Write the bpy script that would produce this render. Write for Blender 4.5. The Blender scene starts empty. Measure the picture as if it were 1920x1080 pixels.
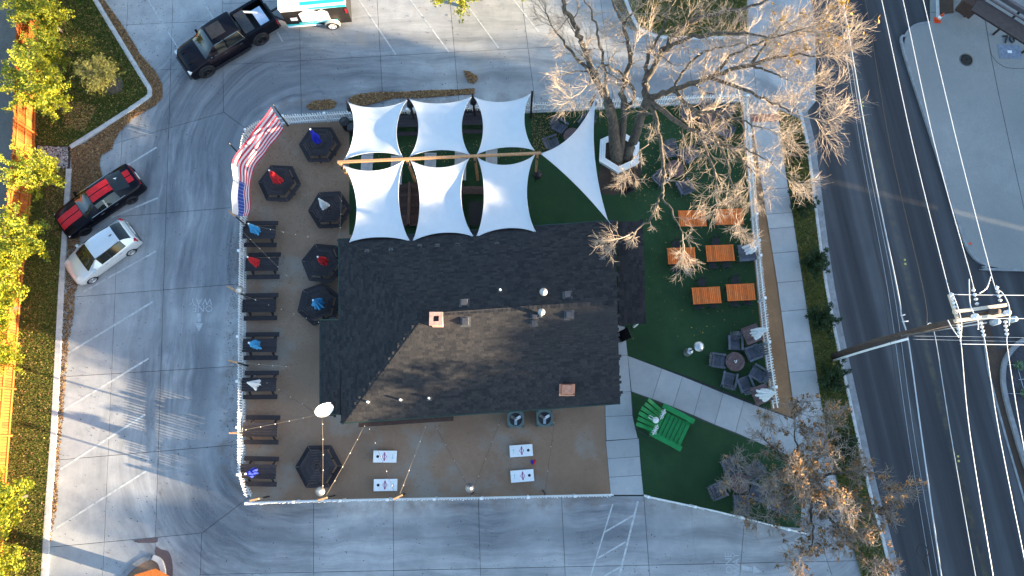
import bpy, math, random
from mathutils import Vector, Matrix, noise
from mathutils.geometry import tessellate_polygon
R = math.radians
rnd = random.Random(7)
S = bpy.context.scene
COL = S.collection

# ------------------------------------------------------------------ camera, sky, sun, exposure
CAM_H, FPX, TILT = 38.0, 1300.0, R(12.5)
cam_d = bpy.data.cameras.new('camera'); cam = bpy.data.objects.new('camera', cam_d); COL.objects.link(cam)
cam.location = (0, 0, CAM_H); cam.rotation_euler = (TILT, 0, 0)
cam_d.sensor_width = 36; cam_d.lens = 36 * FPX / 1920; cam_d.clip_end = 2000
S.camera = cam
SUN_EL, SUN_AZ = R(9.0), R(15.5)          # sun low in the east, a little south
world = bpy.data.worlds.new('World'); S.world = world; world.use_nodes = True
wn = world.node_tree.nodes; sky = wn.new('ShaderNodeTexSky'); sky.sky_type = 'NISHITA'; sky.sun_disc = False
sky.sun_elevation = SUN_EL; sky.sun_rotation = R(90) + SUN_AZ; sky.ozone_density = 2.0; sky.dust_density = 1.0
world.node_tree.links.new(sky.outputs[0], wn['Background'].inputs[0]); wn['Background'].inputs[1].default_value = 0.108
sun_d = bpy.data.lights.new('sun', 'SUN'); sun = bpy.data.objects.new('sun', sun_d); COL.objects.link(sun)
sun_d.energy = 5.0; sun_d.angle = R(0.5); sun_d.color = (1.0, 0.79, 0.53)
LD = Vector((-math.cos(SUN_EL) * math.cos(SUN_AZ), math.cos(SUN_EL) * math.sin(SUN_AZ), -math.sin(SUN_EL)))
sun.rotation_euler = LD.to_track_quat('-Z', 'Y').to_euler(); sun.location = -LD * 80
S.view_settings.view_transform = 'Standard'; S.view_settings.look = 'None'
S.view_settings.exposure = 3.0; S.view_settings.gamma = 1; S.view_settings.use_curve_mapping = False
S.cycles.max_bounces = 5; S.cycles.diffuse_bounces = 3; S.cycles.glossy_bounces = 2; S.cycles.transmission_bounces = 3
S.cycles.transparent_max_bounces = 6

CT, ST = math.cos(TILT), math.sin(TILT)
def P(px, py, z=0.0):
    """survey point: where the sight line of a photo pixel meets height z (metres)"""
    x = (px - 960) / FPX; y = -(py - 540) / FPX
    Y = y * CT + ST; Z = y * ST - CT
    t = (z - CAM_H) / Z
    return Vector((x * t, Y * t, z))
def PL(pts, z=0.0): return [P(a, b, z) for a, b in pts]

# ------------------------------------------------------------------ materials
MATS = {}
class NT:
    def __init__(s, name):
        s.m = bpy.data.materials.new(name); s.m.use_nodes = True; s.t = s.m.node_tree; s.n = s.t.nodes
        s.b = s.n['Principled BSDF']; s.tc = s.n.new('ShaderNodeTexCoord'); s.obj = s.tc.outputs['Object']
    def put(s, sock, v):
        if isinstance(v, bpy.types.NodeSocket): s.t.links.new(v, sock)
        else: sock.default_value = v
    def math(s, op, a, b=0.0, clamp=False):
        n = s.n.new('ShaderNodeMath'); n.operation = op; n.use_clamp = clamp
        s.put(n.inputs[0], a); s.put(n.inputs[1], b); return n.outputs[0]
    def noise(s, scale, detail=4, rough=.55, vec=None, stretch=None):
        n = s.n.new('ShaderNodeTexNoise'); n.inputs['Scale'].default_value = scale
        n.inputs['Detail'].default_value = detail; n.inputs['Roughness'].default_value = rough
        v = vec or s.obj
        if stretch:
            mp = s.n.new('ShaderNodeMapping'); s.put(mp.inputs[0], v); mp.inputs['Scale'].default_value = stretch; v = mp.outputs[0]
        s.put(n.inputs['Vector'], v); return n.outputs[0]
    def ramp(s, v, stops):
        n = s.n.new('ShaderNodeValToRGB'); e = n.color_ramp.elements
        while len(e) < len(stops): e.new(.5)
        for i, (p, c) in enumerate(stops): e[i].position = p; e[i].color = (*c, 1) if len(c) == 3 else c
        s.put(n.inputs[0], v); return n.outputs[0]
    def rng(s, v, a, b, c=0., d=1.):
        n = s.n.new('ShaderNodeMapRange'); n.clamp = True; s.put(n.inputs[0], v)
        for i, x in enumerate((a, b, c, d)): n.inputs[i + 1].default_value = x
        return n.outputs[0]
    def mix(s, f, a, b, mode='MIX'):
        n = s.n.new('ShaderNodeMix'); n.data_type = 'RGBA'; n.blend_type = mode
        s.put(n.inputs[0], f)
        for i, x in ((6, a), (7, b)): s.put(n.inputs[i], x if isinstance(x, bpy.types.NodeSocket) else (*x, 1) if len(x) == 3 else x)
        return n.outputs[2]
    def bump(s, h, dist=.01, strength=1):
        n = s.n.new('ShaderNodeBump'); n.inputs['Distance'].default_value = dist; n.inputs['Strength'].default_value = strength
        s.put(n.inputs['Height'], h); s.t.links.new(n.outputs[0], s.b.inputs['Normal'])
    def xyz(s, v=None):
        n = s.n.new('ShaderNodeSeparateXYZ'); s.put(n.inputs[0], v or s.obj); return n.outputs
    def comb(s, x, y, z=0.0):
        n = s.n.new('ShaderNodeCombineXYZ'); s.put(n.inputs[0], x); s.put(n.inputs[1], y); s.put(n.inputs[2], z); return n.outputs[0]
    def rand(s): return s.n.new('ShaderNodeObjectInfo').outputs['Random']
def M(name, col=(.5, .5, .5), rough=.7, var=.25, scale=6., metal=0., bump=0., rand=0., grain=None, spec=.22, trans=0.):
    """plain material: a base colour with mottling of its own, optional grain direction and piece to piece variation"""
    if name in MATS: return MATS[name]
    t = NT(name); t.b.inputs['Roughness'].default_value = rough; t.b.inputs['Metallic'].default_value = metal
    t.b.inputs['Specular IOR Level'].default_value = max(spec, .5) if metal else spec
    n = t.noise(scale, 5, .6, stretch=grain)
    lo = tuple(c * (1 - var) for c in col); hi = tuple(min(1, c * (1 + var)) for c in col)
    c = t.ramp(n, [(.3, lo), (.7, hi)])
    if rand:
        k = t.rng(t.rand(), 0, 1, 1 - rand, 1 + rand)
        h = t.n.new('ShaderNodeHueSaturation'); t.put(h.inputs['Color'], c); t.put(h.inputs['Value'], k); c = h.outputs[0]
    t.put(t.b.inputs['Base Color'], c)
    if bump: t.bump(n, bump)
    if trans:
        tr = t.n.new('ShaderNodeBsdfTranslucent'); t.put(tr.inputs[0], c); mx = t.n.new('ShaderNodeMixShader'); mx.inputs[0].default_value = trans
        t.t.links.new(t.b.outputs[0], mx.inputs[1]); t.t.links.new(tr.outputs[0], mx.inputs[2])
        t.t.links.new(mx.outputs[0], t.n['Material Output'].inputs[0])
    MATS[name] = t.m; return t.m

def lot_concrete():
    t = NT('lot_concrete'); x, y, z = t.xyz()
    w = P(443, 560); nn = P(800, 190); ss = P(800, 945); e = P(1500, 560)
    cx, cy = (w.x + e.x) / 2, (nn.y + ss.y) / 2; hx, hy = (e.x - w.x) / 2 - 3, (nn.y - ss.y) / 2 - 3
    dx = t.math('MAXIMUM', t.math('SUBTRACT', t.math('ABSOLUTE', t.math('SUBTRACT', x, cx)), hx), 0)
    dy = t.math('MAXIMUM', t.math('SUBTRACT', t.math('ABSOLUTE', t.math('SUBTRACT', y, cy)), hy), 0)
    d = t.math('SUBTRACT', t.math('SQRT', t.math('ADD', t.math('MULTIPLY', dx, dx), t.math('MULTIPLY', dy, dy))), 3.0)
    along = t.math('MULTIPLY', t.math('SUBTRACT', x, y), .12)
    wob = t.math('MULTIPLY', t.noise(.25, 2), 1.2)
    tv = t.comb(t.math('MULTIPLY', t.math('ADD', d, wob), 1.6), along, 3.0)
    track = t.rng(t.noise(1.0, 6, .7, vec=tv), .42, .68)
    lane = t.math('MULTIPLY', t.rng(d, .2, 1.6), t.rng(d, 8.5, 5.0))
    big = t.noise(.16, 3, .5); mid = t.noise(.9, 6, .65); fine = t.noise(14, 4, .7)
    base = t.ramp(mid, [(.30, (.235, .243, .245)), (.5, (.345, .348, .343)), (.70, (.43, .427, .41))])
    base = t.mix(t.rng(big, .38, .60, 0, .55), base, (.225, .235, .245))
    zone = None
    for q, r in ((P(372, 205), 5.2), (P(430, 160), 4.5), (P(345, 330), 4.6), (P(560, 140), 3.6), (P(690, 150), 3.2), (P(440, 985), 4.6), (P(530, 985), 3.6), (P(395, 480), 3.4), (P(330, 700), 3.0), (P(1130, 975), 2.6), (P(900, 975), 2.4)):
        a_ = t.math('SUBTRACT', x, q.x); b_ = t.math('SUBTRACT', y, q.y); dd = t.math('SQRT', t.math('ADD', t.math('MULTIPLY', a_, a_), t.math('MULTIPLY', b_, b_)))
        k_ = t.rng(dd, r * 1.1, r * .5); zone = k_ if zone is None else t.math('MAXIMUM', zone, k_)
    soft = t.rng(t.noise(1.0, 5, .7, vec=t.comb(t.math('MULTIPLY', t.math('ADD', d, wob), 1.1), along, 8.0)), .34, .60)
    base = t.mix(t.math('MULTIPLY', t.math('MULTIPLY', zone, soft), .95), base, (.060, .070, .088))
    band = t.math('MULTIPLY', t.rng(t.math('ABSOLUTE', t.math('SUBTRACT', d, 1.35)), .75, .1), t.rng(t.noise(.5, 3), .35, .6)); base = t.mix(t.math('MULTIPLY', band, .6), base, (.125, .13, .14))
    base = t.mix(t.math('MULTIPLY', t.math('MULTIPLY', track, lane), .75), base, (.115, .12, .125))
    st = t.rng(t.noise(.55, 5, .75, vec=t.comb(x, y, 9.)), .60, .74, 0, .55)      # oil and water stains
    base = t.mix(st, base, (.15, .15, .15))
    st2 = t.rng(t.noise(.35, 6, .7, vec=t.comb(x, y, 21.)), .62, .75, 0, .5)
    base = t.mix(st2, base, (.27, .22, .165))
    br = t.noise(1.2, 3, .5, stretch=(30, .8, 1)); base = t.mix(t.rng(br, .4, .7, 0, .14), base, (.2, .2, .2))
    base = t.mix(t.rng(fine, .35, .7, 0, .35), base, (.22, .22, .22))
    rust = t.math('MULTIPLY', t.rng(t.math('ABSOLUTE', t.math('SUBTRACT', d, .05)), .75, .0), t.rng(t.noise(.9, 5, .7, vec=t.comb(x, y, 31.)), .45, .62)); base = t.mix(t.math('MULTIPLY', rust, .6), base, (.15, .11, .085))
    spk = t.rng(t.noise(5.5, 2, .5, vec=t.comb(x, y, 4.)), .73, .76, 0, .8); base = t.mix(spk, base, (.07, .065, .06))
    cr = t.n.new('ShaderNodeTexVoronoi'); cr.feature = 'DISTANCE_TO_EDGE'; cr.inputs['Scale'].default_value = .16
    wv = t.n.new('ShaderNodeVectorMath'); t.put(wv.inputs[0], t.obj); nz = t.n.new('ShaderNodeTexNoise'); nz.inputs['Scale'].default_value = .8; nz.inputs['Detail'].default_value = 5; t.put(nz.inputs['Vector'], t.obj)
    wv.operation = 'ADD'; t.put(wv.inputs[1], nz.outputs[1]); t.put(cr.inputs['Vector'], wv.outputs[0])
    crk = t.math('MULTIPLY', t.rng(cr.outputs[0], .0035, .001), t.rng(t.noise(.13, 2), .52, .56)); base = t.mix(t.math('MULTIPLY', crk, .25), base, (.08, .08, .08))
    # each pour has its own tone
    base2 = t.n.new('ShaderNodeHueSaturation'); t.put(base2.inputs['Color'], base); t.put(base2.inputs['Value'], t.rng(t.rand(), 0, 1, .93, 1.08)); base = base2.outputs[0]
    t.put(t.b.inputs['Base Color'], base); t.b.inputs['Roughness'].default_value = .85; t.bump(fine, .004)
    MATS['lot_concrete'] = t.m; return t.m
def walk_concrete():
    t = NT('walk_concrete'); mid = t.noise(1.2, 6, .65); fine = t.noise(22, 3, .7); big = t.noise(.3, 3)
    b = t.ramp(mid, [(.3, (.30, .305, .30)), (.7, (.40, .40, .385))]); b = t.mix(t.rng(big, .4, .65, 0, .4), b, (.27, .275, .27))
    b = t.mix(t.rng(fine, .45, .75, 0, .35), b, (.22, .22, .21))
    h = t.n.new('ShaderNodeHueSaturation'); t.put(h.inputs['Color'], b); t.put(h.inputs['Value'], t.rng(t.rand(), 0, 1, .9, 1.06))
    t.put(t.b.inputs['Base Color'], h.outputs[0]); t.b.inputs['Roughness'].default_value = .85; t.bump(fine, .004)
    MATS['walk_concrete'] = t.m; return t.m
def asphalt():
    t = NT('road_asphalt'); a = P(1645, 300); b = P(1850, 1080); dv = (b - a).normalized()
    x, y, z = t.xyz()
    perp = t.math('ADD', t.math('MULTIPLY', x, dv.y), t.math('MULTIPLY', y, -dv.x)); perp = t.math('SUBTRACT', perp, a.x * dv.y - a.y * dv.x)
    al = t.math('ADD', t.math('MULTIPLY', x, dv.x), t.math('MULTIPLY', y, dv.y))
    s1 = t.noise(1., 4, .5, vec=t.comb(t.math('MULTIPLY', perp, .85), t.math('MULTIPLY', al, .02)))
    s2 = t.noise(1., 5, .6, vec=t.comb(t.math('MULTIPLY', perp, 3.), t.math('MULTIPLY', al, .08), 5.))
    fine = t.noise(30, 4, .8); patch = t.noise(.5, 5)
    b_ = t.ramp(s1, [(.36, (.022, .023, .027)), (.5, (.040, .042, .047)), (.63, (.082, .085, .092))])
    b_ = t.mix(t.rng(s2, .4, .7, 0, .5), b_, (.056, .056, .057)); b_ = t.mix(t.rng(patch, .35, .7, 0, .4), b_, (.036, .037, .040))
    b_ = t.mix(t.rng(fine, .45, .75, 0, .5), b_, (.075, .075, .074))
    yl = t.rng(t.math('ABSOLUTE', perp), .22, .10); yl = t.math('MULTIPLY', yl, t.rng(t.noise(2.5, 5), .4, .62, .02, .26))
    b_ = t.mix(yl, b_, (.16, .13, .06))
    t.put(t.b.inputs['Base Color'], b_); t.b.inputs['Roughness'].default_value = .85; t.b.inputs['Specular IOR Level'].default_value = .15; t.bump(fine, .006)
    MATS['road_asphalt'] = t.m; return t.m
def ground_mat(name, c1, c2, c3, s1=1.5, s2=18, bump=.01, fl=None):
    t = NT(name); a = t.noise(s1, 6, .65); f = t.noise(s2, 5, .75); g = t.noise(s1 * .25, 3)
    b = t.ramp(a, [(.3, c1), (.7, c2)]); b = t.mix(t.rng(f, .4, .68, 0, .75), b, c3)
    b = t.mix(t.rng(g, .42, .62, 0, .45), b, tuple((x + y) / 2 * .8 for x, y in zip(c1, c3)))
    if fl: b = t.mix(t.rng(t.noise(.33, 5, .6, vec=t.comb(t.xyz()[0], t.xyz()[1], 11.)), .52, .64, 0, .75), b, fl)
    t.put(t.b.inputs['Base Color'], b); t.b.inputs['Roughness'].default_value = .95; t.b.inputs['Specular IOR Level'].default_value = .2; t.bump(f, bump)
    MATS[name] = t.m; return t.m
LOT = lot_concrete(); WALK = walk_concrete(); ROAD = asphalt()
GRAVEL = ground_mat('decomposed_granite', (.25, .158, .10), (.33, .215, .145), (.185, .112, .072), 1.2, 26, .012, fl=(.25, .225, .19))
MULCHB = ground_mat('bark_strip', (.24, .135, .07), (.33, .19, .10), (.15, .08, .04), 2, 22, .02)
TURF = ground_mat('artificial_turf', (.020, .050, .020), (.034, .078, .03), (.012, .034, .014), 1.2, 40, .015)
LAWN = ground_mat('lawn_soil', (.04, .07, .014), (.075, .10, .022), (.07, .06, .022), 1.5, 14, .02)
DRY = ground_mat('dry_grass_soil', (.11, .115, .045), (.17, .15, .07), (.08, .09, .035), 1.2, 18, .02)
SOIL = ground_mat('bare_soil', (.06, .04, .03), (.10, .07, .05), (.035, .025, .02), 2, 20, .02)
EARTH = ground_mat('far_earth', (.12, .12, .07), (.17, .15, .10), (.08, .08, .05), .3, 4, .02)
ALLEY = ground_mat('alley_paving', (.13, .12, .10), (.19, .175, .15), (.08, .075, .065), .8, 12, .01)
WHITE = M('white_paint', (.74, .74, .72), .55, .08, 9, rand=.06)
MARK = M('worn_marking_paint', (.38, .39, .385), .85, .28, 4)
BLACKW = M('black_stained_wood', (.028, .023, .025), .75, .45, 7, grain=(1, 6, 6), rand=.3, bump=.004)
BROWNW = M('brown_deck_wood', (.075, .045, .036), .8, .4, 5, grain=(1, 7, 7), rand=.3)
GREYW = M('grey_composite', (.34, .32, .31), .8, .15, 8, rand=.06)
ORANGEW = M('orange_teak_slat', (.56, .13, .025), .55, .3, 5, grain=(8, 1, 8), rand=.22)
GREYP = M('grey_resin_lumber', (.075, .08, .098), .6, .25, 6, rand=.22)
BRWN_RESIN = M('brown_resin_lumber', (.095, .062, .06), .6, .25, 6, rand=.22)
CEDAR = M('cedar_fence_board', (.36, .098, .018), .85, .35, 4, grain=(5, 5, .6), rand=.28)
METAL = M('galvanised_metal', (.42, .42, .42), .42, .15, 8, metal=.9)
DARKM = M('dark_metal', (.03, .03, .033), .5, .3, 8, metal=.3)
BLACKP = M('black_plastic', (.018, .018, .02), .5, .3, 6)
BARK = M('grey_bark', (.095, .080, .064), .95, .5, 9, grain=(1, 1, .25), bump=.03)
TWIG = M('pale_twig_bark', (.35, .28, .215), .9, .3, 3)
TWIG2 = M('dim_twig_bark', (.24, .20, .17), .9, .3, 3)
SAILM = M('white_shade_cloth', (.62, .63, .64), .8, .03, 3, trans=.15)
WOODP = M('pine_post', (.40, .22, .11), .8, .3, 5, grain=(4, 4, .6))
POLEW = M('creosote_pole', (.075, .055, .045), .9, .45, 5, grain=(6, 6, .5))
LEAFY = [M('yellow_green_leaf_a', (.27, .27, .018), .6, .3, 4, trans=.25), M('yellow_green_leaf_b', (.15, .19, .018), .6, .3, 4, trans=.25), M('yellow_leaf', (.40, .32, .02), .6, .3, 4, trans=.25)]
LEAFD = [M('dark_evergreen_leaf_a', (.014, .032, .010), .55, .3, 4), M('dark_evergreen_leaf_b', (.026, .050, .014), .55, .3, 4)]
LEAFB = [M('dry_leaf_a', (.20, .105, .045), .8, .35, 9), M('dry_leaf_b', (.12, .062, .03), .8, .35, 9), M('dry_leaf_c', (.30, .18, .08), .8, .35, 9), M('dry_leaf_d', (.34, .26, .06), .8, .3, 9)]
GRASSM = [M('grass_blade_a', (.042, .085, .012), .8, .3, 4, trans=.2), M('grass_blade_b', (.11, .135, .02), .8, .3, 4, trans=.2), M('grass_blade_c', (.24, .20, .055), .8, .3, 4, trans=.2)]

# ------------------------------------------------------------------ mesh building
class MB:
    def __init__(s): s.v = []; s.f = []; s.mi = []; s.sm = []
    def add(s, vs, fs, mi=0, mat=None, smooth=False):
        o = len(s.v)
        s.v += [tuple(mat @ Vector(v)) for v in vs] if mat else [tuple(v) for v in vs]
        s.f += [tuple(i + o for i in f) for f in fs]; s.mi += [mi] * len(fs); s.sm += [smooth] * len(fs); return s
    def box(s, c, d, rz=0, mi=0, mat=None, top=1.0):
        x, y, z = d[0] / 2, d[1] / 2, d[2] / 2
        vs = [(-x, -y, -z), (x, -y, -z), (x, y, -z), (-x, y, -z), (-x * top, -y * top, z), (x * top, -y * top, z), (x * top, y * top, z), (-x * top, y * top, z)]
        m = Matrix.Translation(c) @ Matrix.Rotation(rz, 4, 'Z') if not isinstance(rz, Matrix) else Matrix.Translation(c) @ rz
        if mat: m = mat @ m
        return s.add(vs, [(0, 3, 2, 1), (4, 5, 6, 7), (0, 1, 5, 4), (1, 2, 6, 5), (2, 3, 7, 6), (3, 0, 4, 7)], mi, m)
    def beam(s, a, b, w, h, mi=0, up=Vector((0, 0, 1))):
        a = Vector(a); b = Vector(b); d = b - a; L = d.length
        if L < 1e-6: return s
        x = d / L; y = up.cross(x)
        if y.length < 1e-4: y = Vector((0, 1, 0)).cross(x)
        y.normalize(); z = x.cross(y)
        m = Matrix((x, y, z)).transposed().to_4x4(); m.translation = (a + b) / 2
        return s.add([(i * L / 2, j * w / 2, k * h / 2) for k in (-1, 1) for j in (-1, 1) for i in (-1, 1)],
                     [(0, 2, 3, 1), (4, 5, 7, 6), (0, 1, 5, 4), (2, 6, 7, 3), (0, 4, 6, 2), (1, 3, 7, 5)], mi, m)
    def tube(s, pts, rad, n=6, mi=0, smooth=True, cap=True):
        pts = [Vector(p) for p in pts]; k = len(pts)
        if not hasattr(rad, '__len__'): rad = [rad] * k
        vs = []; up = Vector((.13, .31, .94))
        for i, p in enumerate(pts):
            d = (pts[min(i + 1, k - 1)] - pts[max(i - 1, 0)])
            if d.length < 1e-7: d = Vector((0, 0, 1))
            d.normalize(); a = d.cross(up)
            if a.length < .05: a = d.cross(Vector((1, 0, 0)))
            a.normalize(); b = d.cross(a)
            for j in range(n):
                t = 2 * math.pi * j / n; vs.append(p + (a * math.cos(t) + b * math.sin(t)) * rad[i])
        fs = [(i * n + j, i * n + (j + 1) % n, (i + 1) * n + (j + 1) % n, (i + 1) * n + j) for i in range(k - 1) for j in range(n)]
        if cap: fs += [tuple(range(n - 1, -1, -1)), tuple(range((k - 1) * n, k * n))]
        return s.add(vs, fs, mi, None, smooth)
    def lathe(s, prof, n=16, mi=0, mat=None, smooth=True, flute=0.):
        vs = []
        for r, z in prof:
            for j in range(n):
                t = 2 * math.pi * j / n; q = r * (1 + flute * (1 if j % 2 else -1)); vs.append((q * math.cos(t), q * math.sin(t), z))
        k = len(prof)
        fs = [(i * n + j, i * n + (j + 1) % n, (i + 1) * n + (j + 1) % n, (i + 1) * n + j) for i in range(k - 1) for j in range(n)]
        fs += [tuple(range(n - 1, -1, -1)), tuple(range((k - 1) * n, k * n))]
        return s.add(vs, fs, mi, mat, smooth)
    def prism(s, poly, z0, z1, mi=0, mat=None):
        poly = [(p[0], p[1]) for p in poly]
        ar = sum(poly[i][0] * poly[(i + 1) % len(poly)][1] - poly[(i + 1) % len(poly)][0] * poly[i][1] for i in range(len(poly)))
        if ar < 0: poly = poly[::-1]
        n = len(poly); vs = [(x, y, z0) for x, y in poly] + [(x, y, z1) for x, y in poly]
        tris = tessellate_polygon([[Vector((x, y, 0)) for x, y in poly]])
        fs = []
        for t in tris:
            a, b, c = t
            cr = (poly[b][0] - poly[a][0]) * (poly[c][1] - poly[a][1]) - (poly[b][1] - poly[a][1]) * (poly[c][0] - poly[a][0])
            if cr < 0: a, b, c = c, b, a
            fs.append((a + n, b + n, c + n))
        fs += [(i, (i + 1) % n, (i + 1) % n + n, i + n) for i in range(n)]
        return s.add(vs, fs, mi, mat)
    def sheet(s, poly, z, mi=0):
        poly = [(p[0], p[1]) for p in poly]; tris = tessellate_polygon([[Vector((x, y, 0)) for x, y in poly]]); fs = []
        for a, b, c in tris:
            cr = (poly[b][0] - poly[a][0]) * (poly[c][1] - poly[a][1]) - (poly[b][1] - poly[a][1]) * (poly[c][0] - poly[a][0])
            fs.append((a, b, c) if cr > 0 else (c, b, a))
        return s.add([(x, y, z) for x, y in poly], fs, mi)
    def ribbon(s, pts, w, z0, z1, mi=0):
        pts = [Vector((p[0], p[1], 0)) for p in pts]; k = len(pts); vs = []
        for i, p in enumerate(pts):
            d = (pts[min(i + 1, k - 1)] - pts[max(i - 1, 0)]).normalized(); nn = Vector((-d.y, d.x, 0)) * w / 2
            for q, z in ((p - nn, z0), (p + nn, z0), (p + nn, z1), (p - nn, z1)): vs.append((q.x, q.y, z))
        fs = [(4 * i + j, 4 * i + (j + 1) % 4, 4 * i + 4 + (j + 1) % 4, 4 * i + 4 + j) for i in range(k - 1) for j in range(4)]
        fs = [f[::-1] for f in fs] + [(0, 1, 2, 3), (4 * k - 1, 4 * k - 2, 4 * k - 3, 4 * k - 4)]
        return s.add(vs, fs, mi)
    def mesh(s, name, mats):
        me = bpy.data.meshes.new(name); me.from_pydata(s.v, [], s.f)
        for m in (mats if isinstance(mats, (list, tuple)) else [mats]): me.materials.append(m)
        if s.f:
            me.polygons.foreach_set('material_index', s.mi); me.polygons.foreach_set('use_smooth', s.sm)
        me.update(); return me
    def build(s, name, mats, parent=None, loc=None, rz=0):
        return link(name, s.mesh(name, mats), parent, loc, rz)
def link(name, me, parent=None, loc=None, rz=0):
    o = bpy.data.objects.new(name, me); COL.objects.link(o)
    if parent: o.parent = parent
    if loc is not None: o.location = loc
    o.rotation_euler = (0, 0, rz); return o
def tag(o, label, cat, group=None):
    o['label'] = label; o['category'] = cat
    if group: o['group'] = group
    return o
def thing(name, label, cat, loc=(0, 0, 0), rz=0, group=None):
    o = bpy.data.objects.new(name, None); COL.objects.link(o); o.location = loc; o.rotation_euler = (0, 0, rz)
    o.empty_display_size = .2
    return tag(o, label, cat, group)
def struct(o): o['kind'] = 'structure'; return o
def stuff(o, label=None, cat=None):
    o['kind'] = 'stuff'
    if label: o['label'] = label
    if cat: o['category'] = cat
    return o
def dup(root, loc, rz, label, group=None, sc=None):
    def cp(o, par):
        c = o.copy(); COL.objects.link(c); c.parent = par
        for ch in kids.get(o.name, []): cp(ch, c)
        return c
    kids = {}
    def walk(o):
        kids[o.name] = list(o.children)
        for c in o.children: walk(c)
    walk(root); r = cp(root, None)
    r.location = loc; r.rotation_euler = (0, 0, rz); r['label'] = label
    if group: r['group'] = group
    if sc: r.scale = (sc, sc, sc)
    return r
def text_geo(body, size=1., ext=.0):
    cu = bpy.data.curves.new('txt', 'FONT'); cu.body = body; cu.size = size; cu.align_x = 'CENTER'; cu.align_y = 'CENTER'; cu.extrude = ext; cu.resolution_u = 2
    o = bpy.data.objects.new('txt', cu); COL.objects.link(o); dg = bpy.context.evaluated_depsgraph_get()
    me = bpy.data.meshes.new_from_object(o.evaluated_get(dg)); vs = [tuple(v.co) for v in me.vertices]; fs = [tuple(p.vertices) for p in me.polygons]
    bpy.data.objects.remove(o); bpy.data.curves.remove(cu); bpy.data.meshes.remove(me); return vs, fs
def inpoly(x, y, poly):
    c = False; n = len(poly); j = n - 1
    for i in range(n):
        if (poly[i][1] > y) != (poly[j][1] > y) and x < (poly[j][0] - poly[i][0]) * (y - poly[i][1]) / (poly[j][1] - poly[i][1]) + poly[i][0]: c = not c
        j = i
    return c
def scatter(poly, n, r=rnd):
    xs = [p[0] for p in poly]; ys = [p[1] for p in poly]; out = []; a = 0
    while len(out) < n and a < n * 30:
        a += 1; x = r.uniform(min(xs), max(xs)); y = r.uniform(min(ys), max(ys))
        if inpoly(x, y, poly): out.append((x, y))
    return out
def resample(pts, step):
    out = [Vector(pts[0])]; acc = 0.; need = step
    for a, b in zip(pts, pts[1:]):
        a = Vector(a); b = Vector(b); L = (b - a).length; pos = 0
        while L - pos >= need: pos += need; out.append(a.lerp(b, pos / L)); need = step
        need -= (L - pos)
    return out
def smooth_line(pts, k=6):
    pts = [Vector(p) for p in pts]; out = []
    for i in range(len(pts) - 1):
        p0, p1, p2, p3 = pts[max(i - 1, 0)], pts[i], pts[i + 1], pts[min(i + 2, len(pts) - 1)]
        for j in range(k):
            t = j / k; out.append(.5 * ((2 * p1) + (p2 - p0) * t + (2 * p0 - 5 * p1 + 4 * p2 - p3) * t * t + (3 * p1 - p0 - 3 * p2 + p3) * t ** 3))
    out.append(pts[-1]); return out
# ------------------------------------------------------------------ the setting: ground, lot slabs, roads, walks
struct(MB().sheet([(-600, -600), (600, -600), (600, 600), (-600, 600)], -.16).build('ground', EARTH))
struct(MB().sheet(PL([(-700, -400), (120, -400), (78, 0), (70, 230), (45, 540), (18, 880), (-5, 1400), (-700, 1400)]), -.06).build('alley', ALLEY))

def split(poly, a, b):
    """cut a polygon by the infinite line a-b"""
    nx, ny = -(b[1] - a[1]), b[0] - a[0]; L, Rr = [], []
    n = len(poly)
    for i in range(n):
        p, q = poly[i], poly[(i + 1) % n]
        dp = (p[0] - a[0]) * nx + (p[1] - a[1]) * ny; dq = (q[0] - a[0]) * nx + (q[1] - a[1]) * ny
        (L if dp >= 0 else Rr).append(p)
        if (dp >= 0) != (dq >= 0):
            t = dp / (dp - dq); x = (p[0] + (q[0] - p[0]) * t, p[1] + (q[1] - p[1]) * t); L.append(x); Rr.append(x)
    return [k for k in (L, Rr) if len(k) > 2 and area(k) > 30]
def area(k): return abs(sum(k[i][0] * k[(i + 1) % len(k)][1] - k[(i + 1) % len(k)][0] * k[i][1] for i in range(len(k)))) / 2
def inset(poly, d):
    ar = sum(poly[i][0] * poly[(i + 1) % len(poly)][1] - poly[(i + 1) % len(poly)][0] * poly[i][1] for i in range(len(poly)))
    if ar < 0: poly = poly[::-1]
    n = len(poly); out = []
    for i in range(n):
        a, b, c = Vector(poly[i - 1]), Vector(poly[i]), Vector(poly[(i + 1) % n])
        e1 = (b - a); e2 = (c - b)
        if e1.length < 1e-5 or e2.length < 1e-5: continue
        e1.normalize(); e2.normalize(); n1 = Vector((-e1.y, e1.x)); n2 = Vector((-e2.y, e2.x)); m = n1 + n2
        if m.length < .2: continue
        m.normalize(); out.append(tuple(b + m * (d / max(.4, m.dot(n1)))))
    return out
def slabs(parent, zone, cuts, z=0., gap=.012, depth=.05, mat=None, name='concrete_slab'):
    ps = [zone]
    for a, b in cuts:
        nx = []
        for p in ps: nx += split(p, a, b)
        ps = nx
    for p in ps:
        w = [(v.x, v.y) for v in PL(p, z)]; w = inset(w, gap)
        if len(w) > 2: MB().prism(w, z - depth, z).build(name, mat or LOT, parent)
JOINT = M('dark_joint', (.06, .06, .06), .9, .2, 5)
lot = struct(MB().sheet(PL([(110, -260), (1495, -260), (1530, 60), (1530, 190), (1480, 300), (1480, 940), (1600, 940), (1680, 1300), (100, 1300)]), -.05).build('parking_lot', JOINT))
W = [(100, -160), (415, -160), (419, 210), (470, 248), (470, 930), (378, 1000), (372, 1180), (84, 1180)]
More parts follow.
